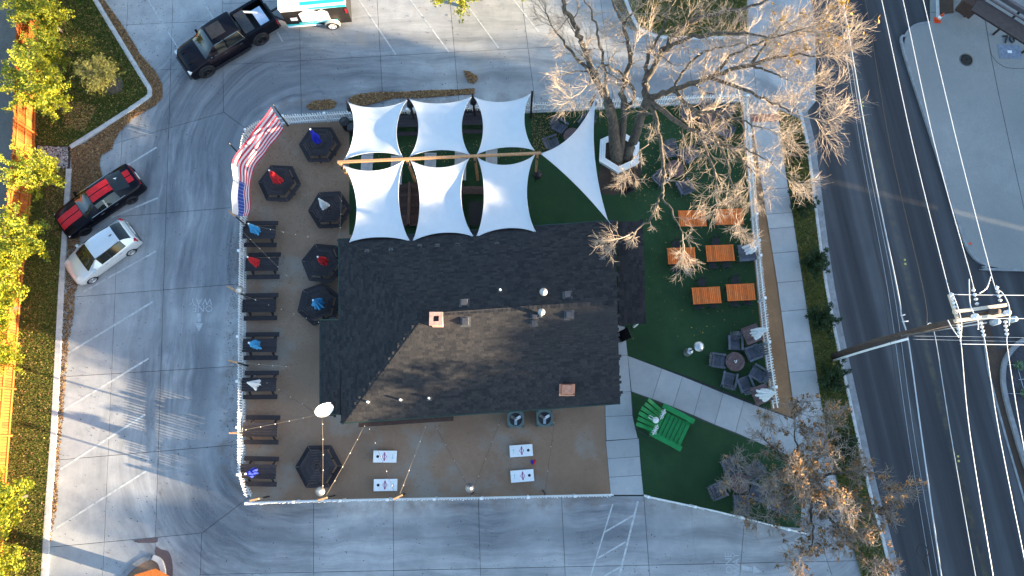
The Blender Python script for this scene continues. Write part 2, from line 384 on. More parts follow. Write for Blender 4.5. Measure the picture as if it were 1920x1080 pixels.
slabs(lot, W, [((318, 192), (291, 1020)), ((228, 270), (193, 1070)), ((230, 47), (400, 39)), ((300, 131), (360, 128)), ((230, 265), (415, 212)),
               ((200, 408), (425, 390)), ((137, 557), (325, 542)), ((125, 706), (305, 695)), ((115, 862), (442, 834)), ((105, 1025), (375, 1000))])
Nn = [(415, -160), (1500, -160), (1530, 60), (1530, 190), (1500, 225), (470, 248), (419, 210)]
slabs(lot, Nn, [((480, 118), (960, 92)), ((480, 4), (960, -18)), ((563, 115), (565, 210)), ((707, 0), (717, 172)), ((847, 40), (860, 188)), ((985, 50), (1003, 190)), ((1130, 30), (1150, 190)), ((1285, 30), (1300, 190)), ((1400, 0), (1420, 190))])
Sz = [(378, 1000), (470, 930), (1395, 930), (1600, 935), (1665, 1180), (372, 1180)]
slabs(lot, Sz, [((488, 1075), (1245, 1059)), ((588, 945), (588, 1080)), ((737, 940), (738, 1080)), ((897, 937), (901, 1080)), ((1053, 935), (1060, 1080)), ((1207, 930), (1218, 1080)), ((1395, 985), (1387, 1080)), ((1530, 985), (1560, 1080))])

# road, kerbs, neighbour's drive, street sidewalk
struct(MB().sheet(PL([(1440, -300), (2900, -300), (2900, 1400), (1700, 1400), (1612, 820), (1548, 540), (1512, 270), (1500, 215), (1532, 190), (1532, 60)]), -.06).build('road', ROAD))
KERB = M('kerb_concrete', (.42, .415, .40), .85, .2, 3)
GUT = M('gutter_pan_concrete', (.21, .215, .22), .85, .25, 3)
kl = smooth_line(PL([(1498, 205), (1509, 250), (1516, 290), (1549, 540), (1603, 800), (1618, 870), (1632, 930), (1654, 1010), (1676, 1100), (1700, 1200)]), 4)
struct(MB().ribbon(kl, .17, -.08, .09).build('street_kerb', KERB))
struct(MB().ribbon([p + Vector((.30, -.03, 0)) for p in kl], .42, -.08, -.045).build('gutter', GUT))
# strip of rough grass beside the kerb
strip = [(1458, 205), (1469, 295), (1507, 540), (1547, 810), (1575, 935), (1590, 1000), (1620, 1100), (1672, 1100), (1650, 1010), (1628, 925), (1600, 800), (1546, 540), (1513, 290), (1500, 225)]
struct(MB().sheet(PL(strip), .05).build('verge', DRY))
# street sidewalk
sw = struct(MB().sheet(PL([(1403, 199), (1459, 199), (1508, 540), (1548, 810), (1580, 936), (1508, 936), (1491, 785), (1459, 540), (1440, 420), (1420, 295)]), -.01).build('sidewalk', JOINT))
swL = [(1404, 200), (1420, 295), (1440, 420), (1459, 540), (1491, 785), (1508, 935)]; swR = [(1458, 200), (1469, 295), (1489, 420), (1507, 540), (1545, 785), (1578, 935)]
def atrow(line, y):
    for (x0, y0), (x1, y1) in zip(line, line[1:]):
        if y0 <= y <= y1: return (x0 + (x1 - x0) * (y - y0) / (y1 - y0), y)
    return line[-1]
ys = [240, 300, 352, 398, 425, 471, 526, 580, 639, 694, 751, 808, 866, 933]
PAVER = M('red_ramp_paver', (.30, .11, .09), .8, .25, 6, rand=.15)
for i, (a, b) in enumerate(zip(ys, ys[1:])):
    q = [atrow(swL, a + 4), atrow(swR, a), atrow(swR, b), atrow(swL, b + 4)]
    MB().prism(inset([(v.x, v.y) for v in PL(q, .06)], .012), 0, .06).build('paving_slab', WALK, sw)
q = [(1404, 200), (1458, 200), atrow(swR, 240), atrow(swL, 244)]
q0, q1, q2, q3 = [P(x, y, .06) for x, y in q]
for i in range(3):
    for j in range(3):
        f = lambda u, v: q0.lerp(q1, u).lerp(q3.lerp(q2, u), v)
        c = [f(i / 3, j / 3), f((i + 1) / 3, j / 3), f((i + 1) / 3, (j + 1) / 3), f(i / 3, (j + 1) / 3)]
        MB().prism(inset([(v.x, v.y) for v in c], .01), 0, .06).build('red_paver', PAVER if (j == 1) else WALK, sw)
# bark strip between white fence and sidewalk
struct(MB().sheet(PL([(1380, 196), (1404, 199), (1420, 295), (1440, 420), (1459, 540), (1490, 785), (1440, 766), (1418, 560), (1400, 400), (1388, 260)]), .012).build('bark_bed', MULCHB))
# neighbour's forecourt across the street
fc = [(1740, -300), (1745, 42), (1715, 48), (1698, 66), (1693, 92), (1757, 290), (1800, 430), (1822, 478), (1850, 498), (1885, 506), (2400, 512), (2400, -300)]
SAND = ground_mat('exposed_aggregate', (.22, .225, .215), (.29, .29, .275), (.15, .155, .15), .6, 30, .006)
fcs = struct(MB().prism([(v.x, v.y) for v in PL(fc)], -.1, .05).build('forecourt', SAND))
struct(MB().ribbon(smooth_line(PL(fc[1:-1]), 5), .13, -.1, .075).build('forecourt_kerb', GUT))
MB().ribbon(PL([(1833, -20), (1845, 30), (1858, 110), (1872, 180), (1905, 330), (1925, 420)]), .03, .04, .0545).build('joint_line', JOINT, fcs)
MB().ribbon(smooth_line(PL([(1843, 20), (1855, 90), (1862, 110), (1878, 124), (1900, 129), (1960, 128)]), 4), .03, .04, .0555).build('joint_line', JOINT, fcs)
MB().ribbon(PL([(1745, 24), (1843, 22)]), .03, .04, .0553).build('joint_line', JOINT, fcs)
struct(MB().prism([(v.x, v.y) for v in PL([(1757, -200), (1785, -200), (1786, 25), (1760, 28)])], .04, .10).build('planter_bed', SOIL))
struct(MB().ribbon(PL([(1752, -200), (1757, 38)]), .16, -.05, .13).build('planter_kerb', KERB))
# dark lot and curved kerb at the lower right
dk = [(1960, 622), (1915, 640), (1888, 668), (1880, 700), (1884, 740), (1900, 800), (1922, 870), (1960, 960)]
struct(MB().sheet(PL(dk + [(2300, 1100), (2300, 600)]), -.04).build('side_lot', M('side_lot_asphalt', (.045, .045, .052), .85, .3, 8)))
struct(MB().ribbon(smooth_line(PL(dk), 5), .24, -.1, .09).build('side_lot_kerb', M('pale_kerb', (.20, .20, .20), .8, .2, 4)))
bed = [(1846, 608), (1856, 606), (1872, 660), (1900, 640), (1876, 700), (1880, 742), (1897, 802), (1916, 868), (1945, 960), (1935, 965), (1905, 880), (1884, 812), (1866, 740), (1856, 690)]
struct(MB().sheet(PL(bed), -.045).build('planting_bed', SOIL))
struct(MB().ribbon(PL([(1842, 608), (1853, 690), (1868, 750), (1890, 830), (1925, 950)]), .1, -.08, -.02).build('bed_edging', GUT))

# lawns on the left with their kerbs
L2 = [(95, -160), (78, 0), (71, 230), (69, 272), (133, 276), (280, 182), (284, 172), (271, 142), (172, -8), (85, -160)]
L2 = [(60, -160), (76, 0), (71, 230), (69, 272), (134, 274), (274, 186), (281, 176), (276, 160), (172, -8), (88, -160)]
L1 = [(67, 318), (45, 540), (32, 700), (18, 880), (4, 1160), (78, 1160), (104, 700), (127, 318)]
struct(MB().prism([(v.x, v.y) for v in PL(L2, .07)], -.05, .07).build('lawn', LAWN)); struct(MB().prism([(v.x, v.y) for v in PL(L1, .07)], -.05, .07).build('lawn', LAWN))
struct(MB().ribbon(smooth_line(PL([(92, -150), (177, -4), (231, 85), (272, 152), (281, 166), (282, 176), (276, 185), (215, 226), (134, 277)]), 4), .26, -.03, .13).build('island_kerb', KERB))
struct(MB().ribbon(PL([(131, 318), (117, 540), (103, 810), (92, 960), (80, 1160)]), .30, -.03, .13).build('lawn_kerb', KERB))
# stony drain between the two lawns
struct(MB().sheet(PL([(69, 272), (134, 276), (131, 320), (67, 318)]), .02).build('stone_drain', SOIL))
mb = MB(); STN = [M('river_stone_a', (.32, .31, .30), .8, .3, 5), M('river_stone_b', (.20, .19, .18), .8, .3, 5)]
for x, y in scatter([(v.x, v.y) for v in PL([(71, 274), (128, 278), (127, 317), (70, 316)])], 900):
    r = rnd.uniform(.03, .07); mb.lathe([(r * .6, 0), (r, r * .5), (r * .5, r)], 5, rnd.randint(0, 1), Matrix.Translation((x, y, .02)) @ Matrix.Rotation(rnd.random() * 6, 4, 'Z'))
stuff(mb.build('drain_stones', STN), 'grey river stones filling the drain between the two lawns', 'stones')
# island at the top behind the big tree
struct(MB().prism([(v.x, v.y) for v in PL([(1176, -160), (1400, -160), (1400, 68), (1250, 68), (1196, 48), (1182, 10)], .07)], -.05, .07).build('lawn', DRY))
struct(MB().ribbon(smooth_line(PL([(1150, -60), (1172, 0), (1190, 42), (1206, 60), (1250, 72), (1400, 72)]), 4), .2, -.03, .12).build('island_kerb', KERB))
# corner at the bottom left
struct(MB().sheet(PL([(222, 1082), (262, 1052), (291, 1044), (303, 1052), (308, 1100), (240, 1200)]), .012).build('corner_bed', GRAVEL))
struct(MB().ribbon(smooth_line(PL([(205, 1130), (228, 1085), (258, 1056), (284, 1043)]), 5), .26, -.03, .05).build('corner_kerb', GUT))
struct(MB().ribbon(smooth_line(PL([(288, 1044), (301, 1052), (307, 1068), (308, 1086)]), 5), .24, -.03, .13).build('corner_kerb', KERB))
DSOIL = ground_mat('bare_patch_gravel', (.12, .09, .09), (.17, .13, .13), (.07, .05, .055), 3, 22, .02)
struct(MB().sheet(smooth_line(PL([(293, 1024), (303, 1030), (316, 1034), (323, 1052), (324, 1080), (322, 1120), (311, 1120), (309, 1060), (301, 1046), (292, 1040), (293, 1024)]), 3), .008).build('bare_patch', DSOIL))
struct(MB().sheet(PL([(249, 1013), (296, 1008), (296, 1016), (290, 1018), (258, 1018)]), .008).build('bare_patch', DSOIL))

# the yard: granite, turf, walks
gp = [(462, 300), (466, 268), (480, 246), (505, 236), (546, 233), (660, 226), (1150, 220), (1150, 926), (1000, 931), (600, 938), (490, 943), (470, 936), (462, 905)]
struct(MB().sheet(PL(gp), .010).build('granite_yard', GRAVEL))
tf = [(655, 226), (1000, 212), (1388, 192), (1398, 300), (1410, 440), (1424, 600), (1446, 768), (1290, 706), (1177, 667), (1171, 612), (1110, 612), (1110, 440), (655, 440)]
struct(MB().sheet(PL(tf), .016).build('turf', TURF))
tf2 = [(1184, 735), (1310, 786), (1420, 830), (1508, 868), (1500, 990), (1440, 985), (1330, 955), (1212, 929), (1206, 928), (1197, 822), (1190, 810)]
struct(MB().sheet(PL(tf2), .016).build('turf', TURF))
struct(MB().sheet(smooth_line(PL([(1130, 300), (1122, 330), (1128, 362), (1160, 364), (1190, 350), (1203, 320), (1200, 290), (1180, 262), (1140, 262), (1130, 300)]), 3), .022).build('mulch_bed', SOIL))
walk = struct(MB().sheet(PL([(1150, 612), (1171, 611), (1177, 666), (1440, 767), (1492, 786), (1512, 870), (1184, 735), (1197, 822), (1207, 928), (1145, 928), (1136, 827), (1135, 762)]), .012).build('walkway', JOINT))
def slabq(q, par=walk, z=.034, mat=WALK, g=.01): MB().prism(inset([(v.x, v.y) for v in PL(q, z)], g), 0.005, z).build('paving_slab', mat, par)
slabq([(1150, 608), (1171, 610), (1177, 666), (1150, 667)]); slabq([(1150, 667), (1177, 666), (1183, 734), (1150, 736)]); slabq([(1135, 736), (1183, 734), (1186, 779), (1135, 781)])
slabq([(1135, 781), (1186, 779), (1196, 822), (1137, 826)]); 
slabq([(1136, 827), (1198, 822), (1200, 856), (1139, 860)]); slabq([(1139, 860), (1200, 856), (1203, 891), (1142, 895)]); slabq([(1142, 895), (1203, 891), (1207, 928), (1145, 928)])
top = [(1177, 667), (1241, 691), (1280, 706), (1317, 721), (1356, 737), (1395, 752), (1440, 769), (1491, 787)]; bot = [(1184, 734), (1223, 748), (1262, 763), (1301, 779), (1340, 796), (1379, 811), (1425, 831), (1508, 866)]
for i in range(7): slabq([top[i], top[i + 1], bot[i + 1], bot[i]])

# painted markings (thin sheets of worn paint)
mk = thing('lot_markings', 'faded white parking lines, hatching and arrows painted on the concrete lot', 'markings')
def line(a, b, w=.10, z=.004): MB().ribbon([P(*a), P(*b)], w, z - .003, z).build('painted_line', MARK, mk)
for a, b in [((105, 990), (274, 883)), ((113, 880), (272, 777)), ((117, 770), (279, 672)), ((128, 662), (286, 566)), ((139, 557), (292, 471)), ((208, 408), (296, 371)), ((232, 314), (294, 276)),
             ((278, 0), (335, 92)), ((375, -10), (400, 35)), ((672, -2), (742, 102)), ((768, -2), (842, 98)), ((880, 15), (935, 90)), ((962, -2), (1010, 60)), ((520, 60), (530, 78))]: line(a, b, .10 if a[0] < 400 and a[1] > 200 else .08)
line((1149, 945), (1106, 1085), .07); line((1196, 940), (1160, 1085), .10, .0045); line((1188, 966), (1133, 998), .08, .005); line((1173, 1016), (1120, 1047), .08, .005); line((1165, 1062), (1130, 1082), .08, .005)
def ptext(body, px, py, rz, size, z=.005, sx=1):
    vs, fs = text_geo(body, size); c = P(px, py, z); MB().add(vs, fs, 0, Matrix.Translation(c) @ Matrix.Rotation(rz, 4, 'Z') @ Matrix.Diagonal((sx, 1, 1, 1))).build('painted_word', FAINT, mk)
FAINT = M('very_worn_paint', (.345, .355, .36), .85, .16, 5)
ptext('WAY', 377, 565, math.pi, .55); ptext('ONE', 380, 578, math.pi, .55)
ptext('ONE', 1367, 1056, R(90), .5); ptext('WAY', 1381, 1058, R(90), .5)
MB().sheet(PL([(369, 587), (376, 587), (377, 603), (371, 603)]), .0055).build('painted_arrow', FAINT, mk); MB().sheet(PL([(365, 606), (381, 606), (373, 622)]), .0055).build('painted_arrow', FAINT, mk)
MB().sheet(PL([(1391, 1060), (1410, 1064), (1410, 1071), (1391, 1069)]), .0055).build('painted_arrow', FAINT, mk); MB().sheet(PL([(1412, 1060), (1428, 1072), (1412, 1076)]), .0055).build('painted_arrow', FAINT, mk)

# ------------------------------------------------------------------ across the street, beyond the right edge: unseen buildings and trees added and shaped to cast the shade
PROF = [(-60, 13), (-14, 12.9), (-10.4, 11.9), (-9.4, 12.1), (-8.6, 12.8), (-7.9, 12.0), (-6, 11.8), (-4, 12.1), (-1.6, 12.3), (-.6, 13.2), (1, 13.6), (2, 13.4), (3.5, 14.4), (5, 14.8), (6.3, 15.15), (7.6, 15.1), (8.6, 14.3), (10, 13.9), (12, 13.6), (14, 14.3), (18.2, 14.1), (18.9, 13.2), (19.6, 12.5), (20.5, 11.8), (21.6, 10.6), (22.4, 9.2), (23.2, 8.1), (24.1, 8.1), (24.5, 9.6), (26, 10.3), (31, 10.2), (36, 10.2), (60, 10)]  # skyline heights shaped to put the shadow edges in place
def Hs(s):
    for (a, ha), (b, hb) in zip(PROF, PROF[1:]):
        if a <= s <= b: return ha + (hb - ha) * (s - a) / (b - a)
    return 11
def SU(s, u, z=0): return Vector((s * math.sin(SUN_AZ) + u * math.cos(SUN_AZ), s * math.cos(SUN_AZ) - u * math.sin(SUN_AZ), z))
STUC = M('tan_stucco', (.36, .30, .23), .9, .15, 2); ROOFG = M('grey_flat_roof', (.28, .28, .28), .9, .2, 1); GLASSW = M('dark_window_glass', (.03, .035, .04), .1, .2, 2)
def off_building(label, s0, s1, u0, u1, h):
    b = thing('shading_building', label, 'building', SU((s0 + s1) / 2, (u0 + u1) / 2), -SUN_AZ)
    L, D = s1 - s0, u1 - u0
    MB().box((0, 0, h / 2 - .1), (D, L, h)).build('wall', STUC, b); MB().box((0, 0, h - .05), (D - .5, L - .5, .2)).build('roof', ROOFG, b)
    MB().box((0, L / 2 - .15, h + .2), (D, .3, .5)).box((0, -L / 2 + .15, h + .2), (D, .3, .5)).box((D / 2 - .15, 0, h + .2), (.3, L - .62, .5)).box((-D / 2 + .15, 0, h + .2), (.3, L - .62, .5)).build('parapet', STUC, b)
    n = int(L // 4)
    for i in range(n):
        for zz in (1.8, 5.2, 8.4):
            if zz + 1.2 < h: MB().box((-D / 2 - .01, -L / 2 + (i + .5) * L / n, zz), (.06, 1.6, 1.5)).build('window', GLASSW, b)
off_building('unseen long tan block added across the street to cast shade', -42, 19.2, 62, 76, 11.2)
off_building('unseen lower tan block added north of the gap to cast shade', 24.5, 48, 62, 74, 9.4)
off_building('unseen shading block added beside the long tan block', 19.3, 21.7, 62, 74, 9.8)  # unseen filler, height set to keep sun off the sidewalk
off_building('unseen low shading block added between its taller neighbours', 21.8, 24.4, 64, 74, 7.5)
def leaf_cloud(mb, c, rad, n, size, nm, r, hollow=.3, flat=1.):
    for _ in range(n):
        while True:
            d = Vector((r.uniform(-1, 1), r.uniform(-1, 1), r.uniform(-1, 1)))
            if .05 < d.length < 1: break
        d = d.normalized() * (hollow + (1 - hollow) * r.random() ** .6); p = Vector(c) + Vector((d.x * rad[0], d.y * rad[1], d.z * rad[2]))
        a = Vector((r.gauss(0, 1), r.gauss(0, 1), r.gauss(0, .6) * flat)).normalized(); b = a.cross(Vector((r.gauss(0, 1), r.gauss(0, 1), r.gauss(0, 1)))).normalized()
        s = size * r.uniform(.6, 1.3); k = len(mb.v)
        mb.v += [tuple(p - a * s), tuple(p + b * s * .5), tuple(p + a * s), tuple(p - b * s * .5)]; mb.f.append((k, k + 1, k + 2, k + 3)); mb.mi.append(r.randrange(nm)); mb.sm.append(False)
r2 = random.Random(3); crowns = []
for v in range(3):
    mb = MB()
    for i in range(9):
        a = r2.uniform(0, 6.28); q = r2.uniform(.3, 1.5); leaf_cloud(mb, (q * math.cos(a), q * math.sin(a), r2.uniform(-2.4, -.4)), (1.3, 1.3, 1.2), 330, .24, 2, r2, .1)
    leaf_cloud(mb, (0, 0, -1.), (1.2, 1.2, 1.), 380, .24, 2, r2, .1)
    crowns.append(mb.mesh('crown', LEAFD))
k = 0; s = -22.
while s < 42:  # added row of unseen trees, crowns raised to the shade profile
    h = Hs(s); t = thing('shading_tree', 'unseen dense evergreen tree added across the street to cast ragged shade', 'tree', SU(s, 59.5), r2.uniform(0, 6), 'unseen evergreen trees added to cast shade')
    o = link('crown', crowns[k % 3], t, (0, 0, h - .35)); o.scale = (1.05, 1.05, 1)
    MB().tube([(0, 0, -.1), (.1, 0, h * .4), (0, .1, h - 1.5)], [.22, .17, .08], 6).build('trunk', BARK, t)
    s += 1.9 if abs(s - 23.5) > 1.2 else 1.6; k += 1
# ------------------------------------------------------------------ the low building with its hip roof
ZE, ZR = 2.9, 5.8
A_, B_, C_, D_ = P(635, 449, ZE), P(1153, 413, ZE), P(1163, 757, ZE), P(640, 794, ZE)
R1, R2 = P(793, 590, ZR), P(1157, 567, ZR)
def plane_of(a, b, c): n = (b - a).cross(c - a).normalized(); n = n if n.z > 0 else -n; return (a, n)
def PP(px, py, pl):
    """point of a roof slope"""
    o = Vector((0, 0, CAM_H)); d = (P(px, py, 0) - o); t = (pl[0] - o).dot(pl[1]) / d.dot(pl[1]); return o + d * t
plW, plN, plS = plane_of(A_, D_, R1), plane_of(A_, B_, R1), plane_of(D_, C_, R1)
house = thing('bar_building', 'low building with a charcoal shingle hip roof in the middle of the yard', 'building', (0, 0, 0))
E0, E1, E2, E3 = PP(636, 600, plW), PP(600, 600, plW), PP(600, 777, plW), PP(638, 777, plW)
SH = [M('shingle_charcoal_a', (.033, .032, .033), .95, .3, 20, spec=0.), M('shingle_charcoal_b', (.040, .038, .038), .95, .3, 20, spec=0.), M('shingle_charcoal_c', (.026, .026, .028), .95, .3, 20, spec=0.)]
UND = M('roof_underlay', (.022, .022, .024), .9, .2, 5); FASC = M('dark_green_fascia', (.02, .045, .035), .6, .2, 4)
mb = MB()
for q in ([R1, R2, B_, A_], [D_, C_, R2, R1], [A_, R1, D_]):
    mb.add(q, [tuple(range(len(q)))]); 
mb.add([E0, E1, E2, E3], [(0, 3, 2, 1)]); dz = Vector((0, 0, -.12))
for a, b in ((A_, E0), (E0, E1), (E1, E2), (E2, E3), (D_, C_), (C_, R2), (R2, B_), (B_, A_)): mb.add([a, b, b + dz, a + dz], [(0, 1, 2, 3)])
mb.add([v + dz for v in (A_, B_, C_, D_)], [(0, 3, 2, 1)]) ; mb.add([v + dz for v in (E0, E1, E2, E3)], [(0, 1, 2, 3)])
mb.build('roof_deck', UND, house)
tabs = []
def shingle(poly, eave_a, eave_b, n):
    e = (eave_b - eave_a).normalized(); u = n.cross(e).normalized()
    if u.z < 0: u = -u
    q = [((p - eave_a).dot(e), (p - eave_a).dot(u)) for p in poly]; x0, x1 = min(p[0] for p in q), max(p[0] for p in q); y1 = max(p[1] for p in q); y = min(p[1] for p in q) + .07
    while y < y1:
        x = x0 + rnd.uniform(-.3, 0)
        while x < x1:
            w = rnd.choice((.18, .26, .34)); cx = x + w / 2
            if inpoly(cx, y, q): tabs.append((eave_a + e * cx + u * y, e, u, n, w, rnd.choice((0, 0, 1, 2)), rnd.choice((0, 0, .006))))
            x += w + .006
        y += .142
shingle([D_, C_, R2, R1], D_, C_, plS[1]); nS = len(tabs)
shingle([A_, B_, R2, R1], A_, B_, plN[1]); shingle([A_, D_, R1], A_, D_, plW[1]); shingle([E0, E1, E2, E3], E1, E2, plW[1])
ZP = 2.62; pc = [P(1156, 416, ZP), P(1203, 414, ZP), P(1209, 535, ZP), P(1209, 606, ZP - .12), P(1160, 609, ZP - .12)]
pc2 = [Vector((p.x, p.y, ZP - (.10 if i in (1, 2, 3) else 0))) for i, p in enumerate(pc)]
plP = plane_of(pc2[0], pc2[1], pc2[4]); pr = [PP(1156, 416, plP), PP(1203, 414, plP), PP(1209, 535, plP), PP(1209, 606, plP), PP(1160, 609, plP)]
mb = MB(); mb.add(pr + [v + dz for v in pr], [(4, 3, 2, 1, 0), (5, 6, 7, 8, 9)] + [(i, (i + 1) % 5, (i + 1) % 5 + 5, i + 5) for i in range(5)]); mb.build('porch_roof', UND, house)
shingle(pr, pr[3], pr[1], plP[1])
def tabgeo(w, t=.02): return [(-w / 2, -.071, 0), (w / 2, -.071, 0), (w / 2, .085, 0), (-w / 2, .085, 0), (-w / 2, -.071, t), (w / 2, -.071, t), (w / 2, .085, .004), (-w / 2, .085, .004)], [(4, 5, 6, 7), (0, 1, 5, 4), (1, 2, 6, 5), (3, 0, 4, 7)]
tm = {}
for w in (.18, .26, .34):
    for m in range(3): vs, fs = tabgeo(w); tm[(w, m)] = MB().add(vs, fs).mesh('shingle', SH[m])
order = sorted(range(nS), key=lambda i: (tabs[i][0] - Vector((1.0, 2.0, 3))).length); single = set(order[:298])
mb = MB()
for i, (c, e, u, n, w, m, lift) in enumerate(tabs):
    mt = Matrix((e, u, n)).transposed().to_4x4() if e.cross(u).dot(n) > 0 else Matrix((-e, u, n)).transposed().to_4x4()
    mt.translation = c + n * (.004 + lift)
    if i in single: o = link('shingle', tm[(w, m)], house); o.matrix_basis = mt
    else: vs, fs = tabgeo(w); mb.add(vs, fs, m, mt)
stuff(mb.build('roof_shingles', SH, house))
mb = MB()      # ridge and hip caps
for a, b, k in ((R1, R2, 44), (A_, R1, 30), (D_, R1, 34)):
    d = (b - a)
    for i in range(k):
        p = a + d * (i / k); q = a + d * ((i + 1.05) / k); mb.beam(p + Vector((0, 0, .012)), q + Vector((0, 0, .006)), .20, .016, i % 3)
stuff(mb.build('ridge_caps', SH, house))
mb = MB()
for a, b in ((A_, E0), (E0, E1), (E1, E2), (E2, E3), (D_, C_), (B_, A_)): mb.beam(a + Vector((0, 0, -.04)), b + Vector((0, 0, -.04)), .05, .16)
mb.build('fascia', FASC, house)
WALLM = M('dark_grey_siding', (.09, .09, .095), .8, .15, 4); TRIM = M('white_trim', (.7, .7, .68), .6, .1, 5)
ins = lambda v, dx, dy: (v.x + dx, v.y + dy)
MB().prism([ins(A_, .5, -.5), ins(B_, -.4, -.5), ins(C_, -.4, .5), ins(D_, .5, .5)], 0, ZE - .13).build('wall', WALLM, house)
MB().prism([ins(E0, .3, -.4), ins(E1, .5, -.4), ins(E2, .5, .4), ins(E3, .3, .4)], 0, E1.z - .14).build('wall', WALLM, house)
cw = [ins(B_, -.4, -.5), ins(C_, -.4, .5)]
MB().add([(cw[0][0], cw[0][1], ZE - .13), (cw[1][0], cw[1][1], ZE - .13), (R2.x - .4, R2.y, ZR - .2)], [(0, 1, 2)]).build('gable_wall', WALLM, house)
for t in (.2, .75):
    x = cw[0][0] * (1 - t) + cw[1][0] * t; y = cw[0][1] * (1 - t) + cw[1][1] * t; w = MB().box((x + .02, y, 1.4), (.08, 1.5, 1.2)).build('window', TRIM, house); MB().box((x + .05, y, 1.4), (.06, 1.34, 1.04)).build('pane', GLASSW, w)
x = (cw[0][0] + cw[1][0]) / 2; d_ = MB().box((x + .02, (cw[0][1] + cw[1][1]) / 2, 1.03), (.08, .95, 2.05)).build('door', BROWNW, house); MB().box((x + .08, (cw[0][1] + cw[1][1]) / 2 + .35, 1.0), (.05, .05, .14)).build('handle', METAL, d_)
for px, py in ((1204, 425), (1206, 515), (1205, 600)): p = P(px, py, 2.2); MB().box((p.x - .1, p.y, 1.24), (.12, .12, 2.46)).build('porch_post', WHITE, house)
pA, pB = P(672, 801, 2.3), P(850, 789, 2.3); MB().prism([(pA.x, pA.y), (pB.x, pB.y), (pB.x, pB.y + .5), (pA.x, pA.y + .5)], 2.2, 2.3).build('window_awning', BROWNW, house)
# things fixed to the roof
BRK = M('chimney_brick', (.42, .24, .19), .9, .3, 8); COP = M('copper_cap', (.50, .22, .13), .5, .3, 6, metal=.3)
c = PP(821, 603, plS); ch = MB(); zt = ZR + .55
ch.box((c.x, c.y, (c.z - .5 + zt) / 2), (.50, .50, zt - c.z + .5)); o = ch.build('chimney', BRK, house)
mb = MB()
for sx, sy, w, h in ((0, .22, .62, .18), (0, -.22, .62, .18), (-.22, 0, .18, .26), (.22, 0, .18, .26)): mb.box((c.x + sx, c.y + sy, zt + .04), (w, h, .09))
mb.build('chimney_cap', BRK, o); MB().box((c.x, c.y, zt + .005), (.26, .26, .012)).build('flue', BLACKP, o)
VENT = M('grey_vent_metal', (.055, .055, .06), .5, .25, 7, metal=.2); DULL = M('dull_zinc', (.30, .30, .31), .55, .2, 6, metal=.5); WPVC = M('white_pipe', (.75, .75, .73), .4, .05, 5)
def box_vent(px, py, pl, w=.32, d=.36, h=.22, name='roof_vent', m=VENT):
    c = PP(px, py, pl); MB().box((c.x, c.y, c.z + h / 2 - .03), (w, d, h), 0, 0, None, .85).box((c.x, c.y, c.z + .01), (w + .16, d + .16, .03), Vector((0, 0, 1)).rotation_difference(pl[1]).to_matrix().to_4x4()).build(name, m, house)
for px, py, pl in ((873, 603, plS), (871, 568, plN), (1067, 591, plS), (1064, 553, plN)): box_vent(px, py, pl)
box_vent(1002, 594, plS, .22, .22, .2); box_vent(1001, 605, plS, .22, .22, .2)
box_vent(1063, 731, plS, .62, .50, .45, 'copper_exhaust_hood', COP)
def pipe_vent(px, py, pl, r=.05, h=.35, m=WPVC, cap=False):
    c = PP(px, py, pl); mb = MB().lathe([(r, -.1), (r, h), (r * .8, h)], 12, 0, Matrix.Translation(c))
    if cap: mb.lathe([(r * 1.1, h), (r * 1.9, h + .05), (r * 1.9, h + .09), (r * .3, h + .22)], 14, 0, Matrix.Translation(c))
    o = mb.build('vent_pipe', m, house); MB().box((c.x, c.y, c.z + .012), (.24, .24, .02), Vector((0, 0, 1)).rotation_difference(pl[1]).to_matrix().to_4x4()).build('flashing', VENT, o)
pipe_vent(1014, 591, plS, .09, .75, DULL, True); pipe_vent(1018, 552, plN, .10, .5, DULL, True); pipe_vent(938, 545, plN, .05, .3)
for px, py in ((691, 754), (752, 750), (805, 747)): pipe_vent(px, py, plS, .05, .32)
for px, py in ((688, 471), (733, 468), (787, 461), (820, 460), (858, 458), (932, 455)): pipe_vent(px, py, plN, .035, .16, VENT)
box_vent(1129, 484, plN, .16, .16, .12)
# satellite dish on the low corner of the roof
dc = P(612, 764, 3.3); ds = thing('satellite_dish', 'white oval satellite dish on the south west corner of the roof', 'satellite dish', PP(618, 770, plW))
q = Vector((.22, -.42, .60)).to_track_quat('Z', 'Y').to_matrix().to_4x4(); q.translation = Vector((-.12, .05, .62))
MB().lathe([(.02, 0), (.2, .012), (.38, .05), (.46, .09), (.47, .095), (.38, .045), (.02, -.02)], 28, 0, q @ Matrix.Diagonal((1, .78, 1, 1))).build('reflector', M('cream_enamel', (.72, .70, .62), .4, .05, 4), ds)
MB().tube([(0, 0, -.05), (0, 0, .45), (-.12, .05, .58)], .03, 8).build('mast', METAL, ds); MB().tube([(-.2, .3, .6), (.02, .33, .85), (.18, .3, 1.05)], .022, 6).box((.2, .3, 1.08), (.2, .1, .1)).build('feed_arm', WPVC, ds)
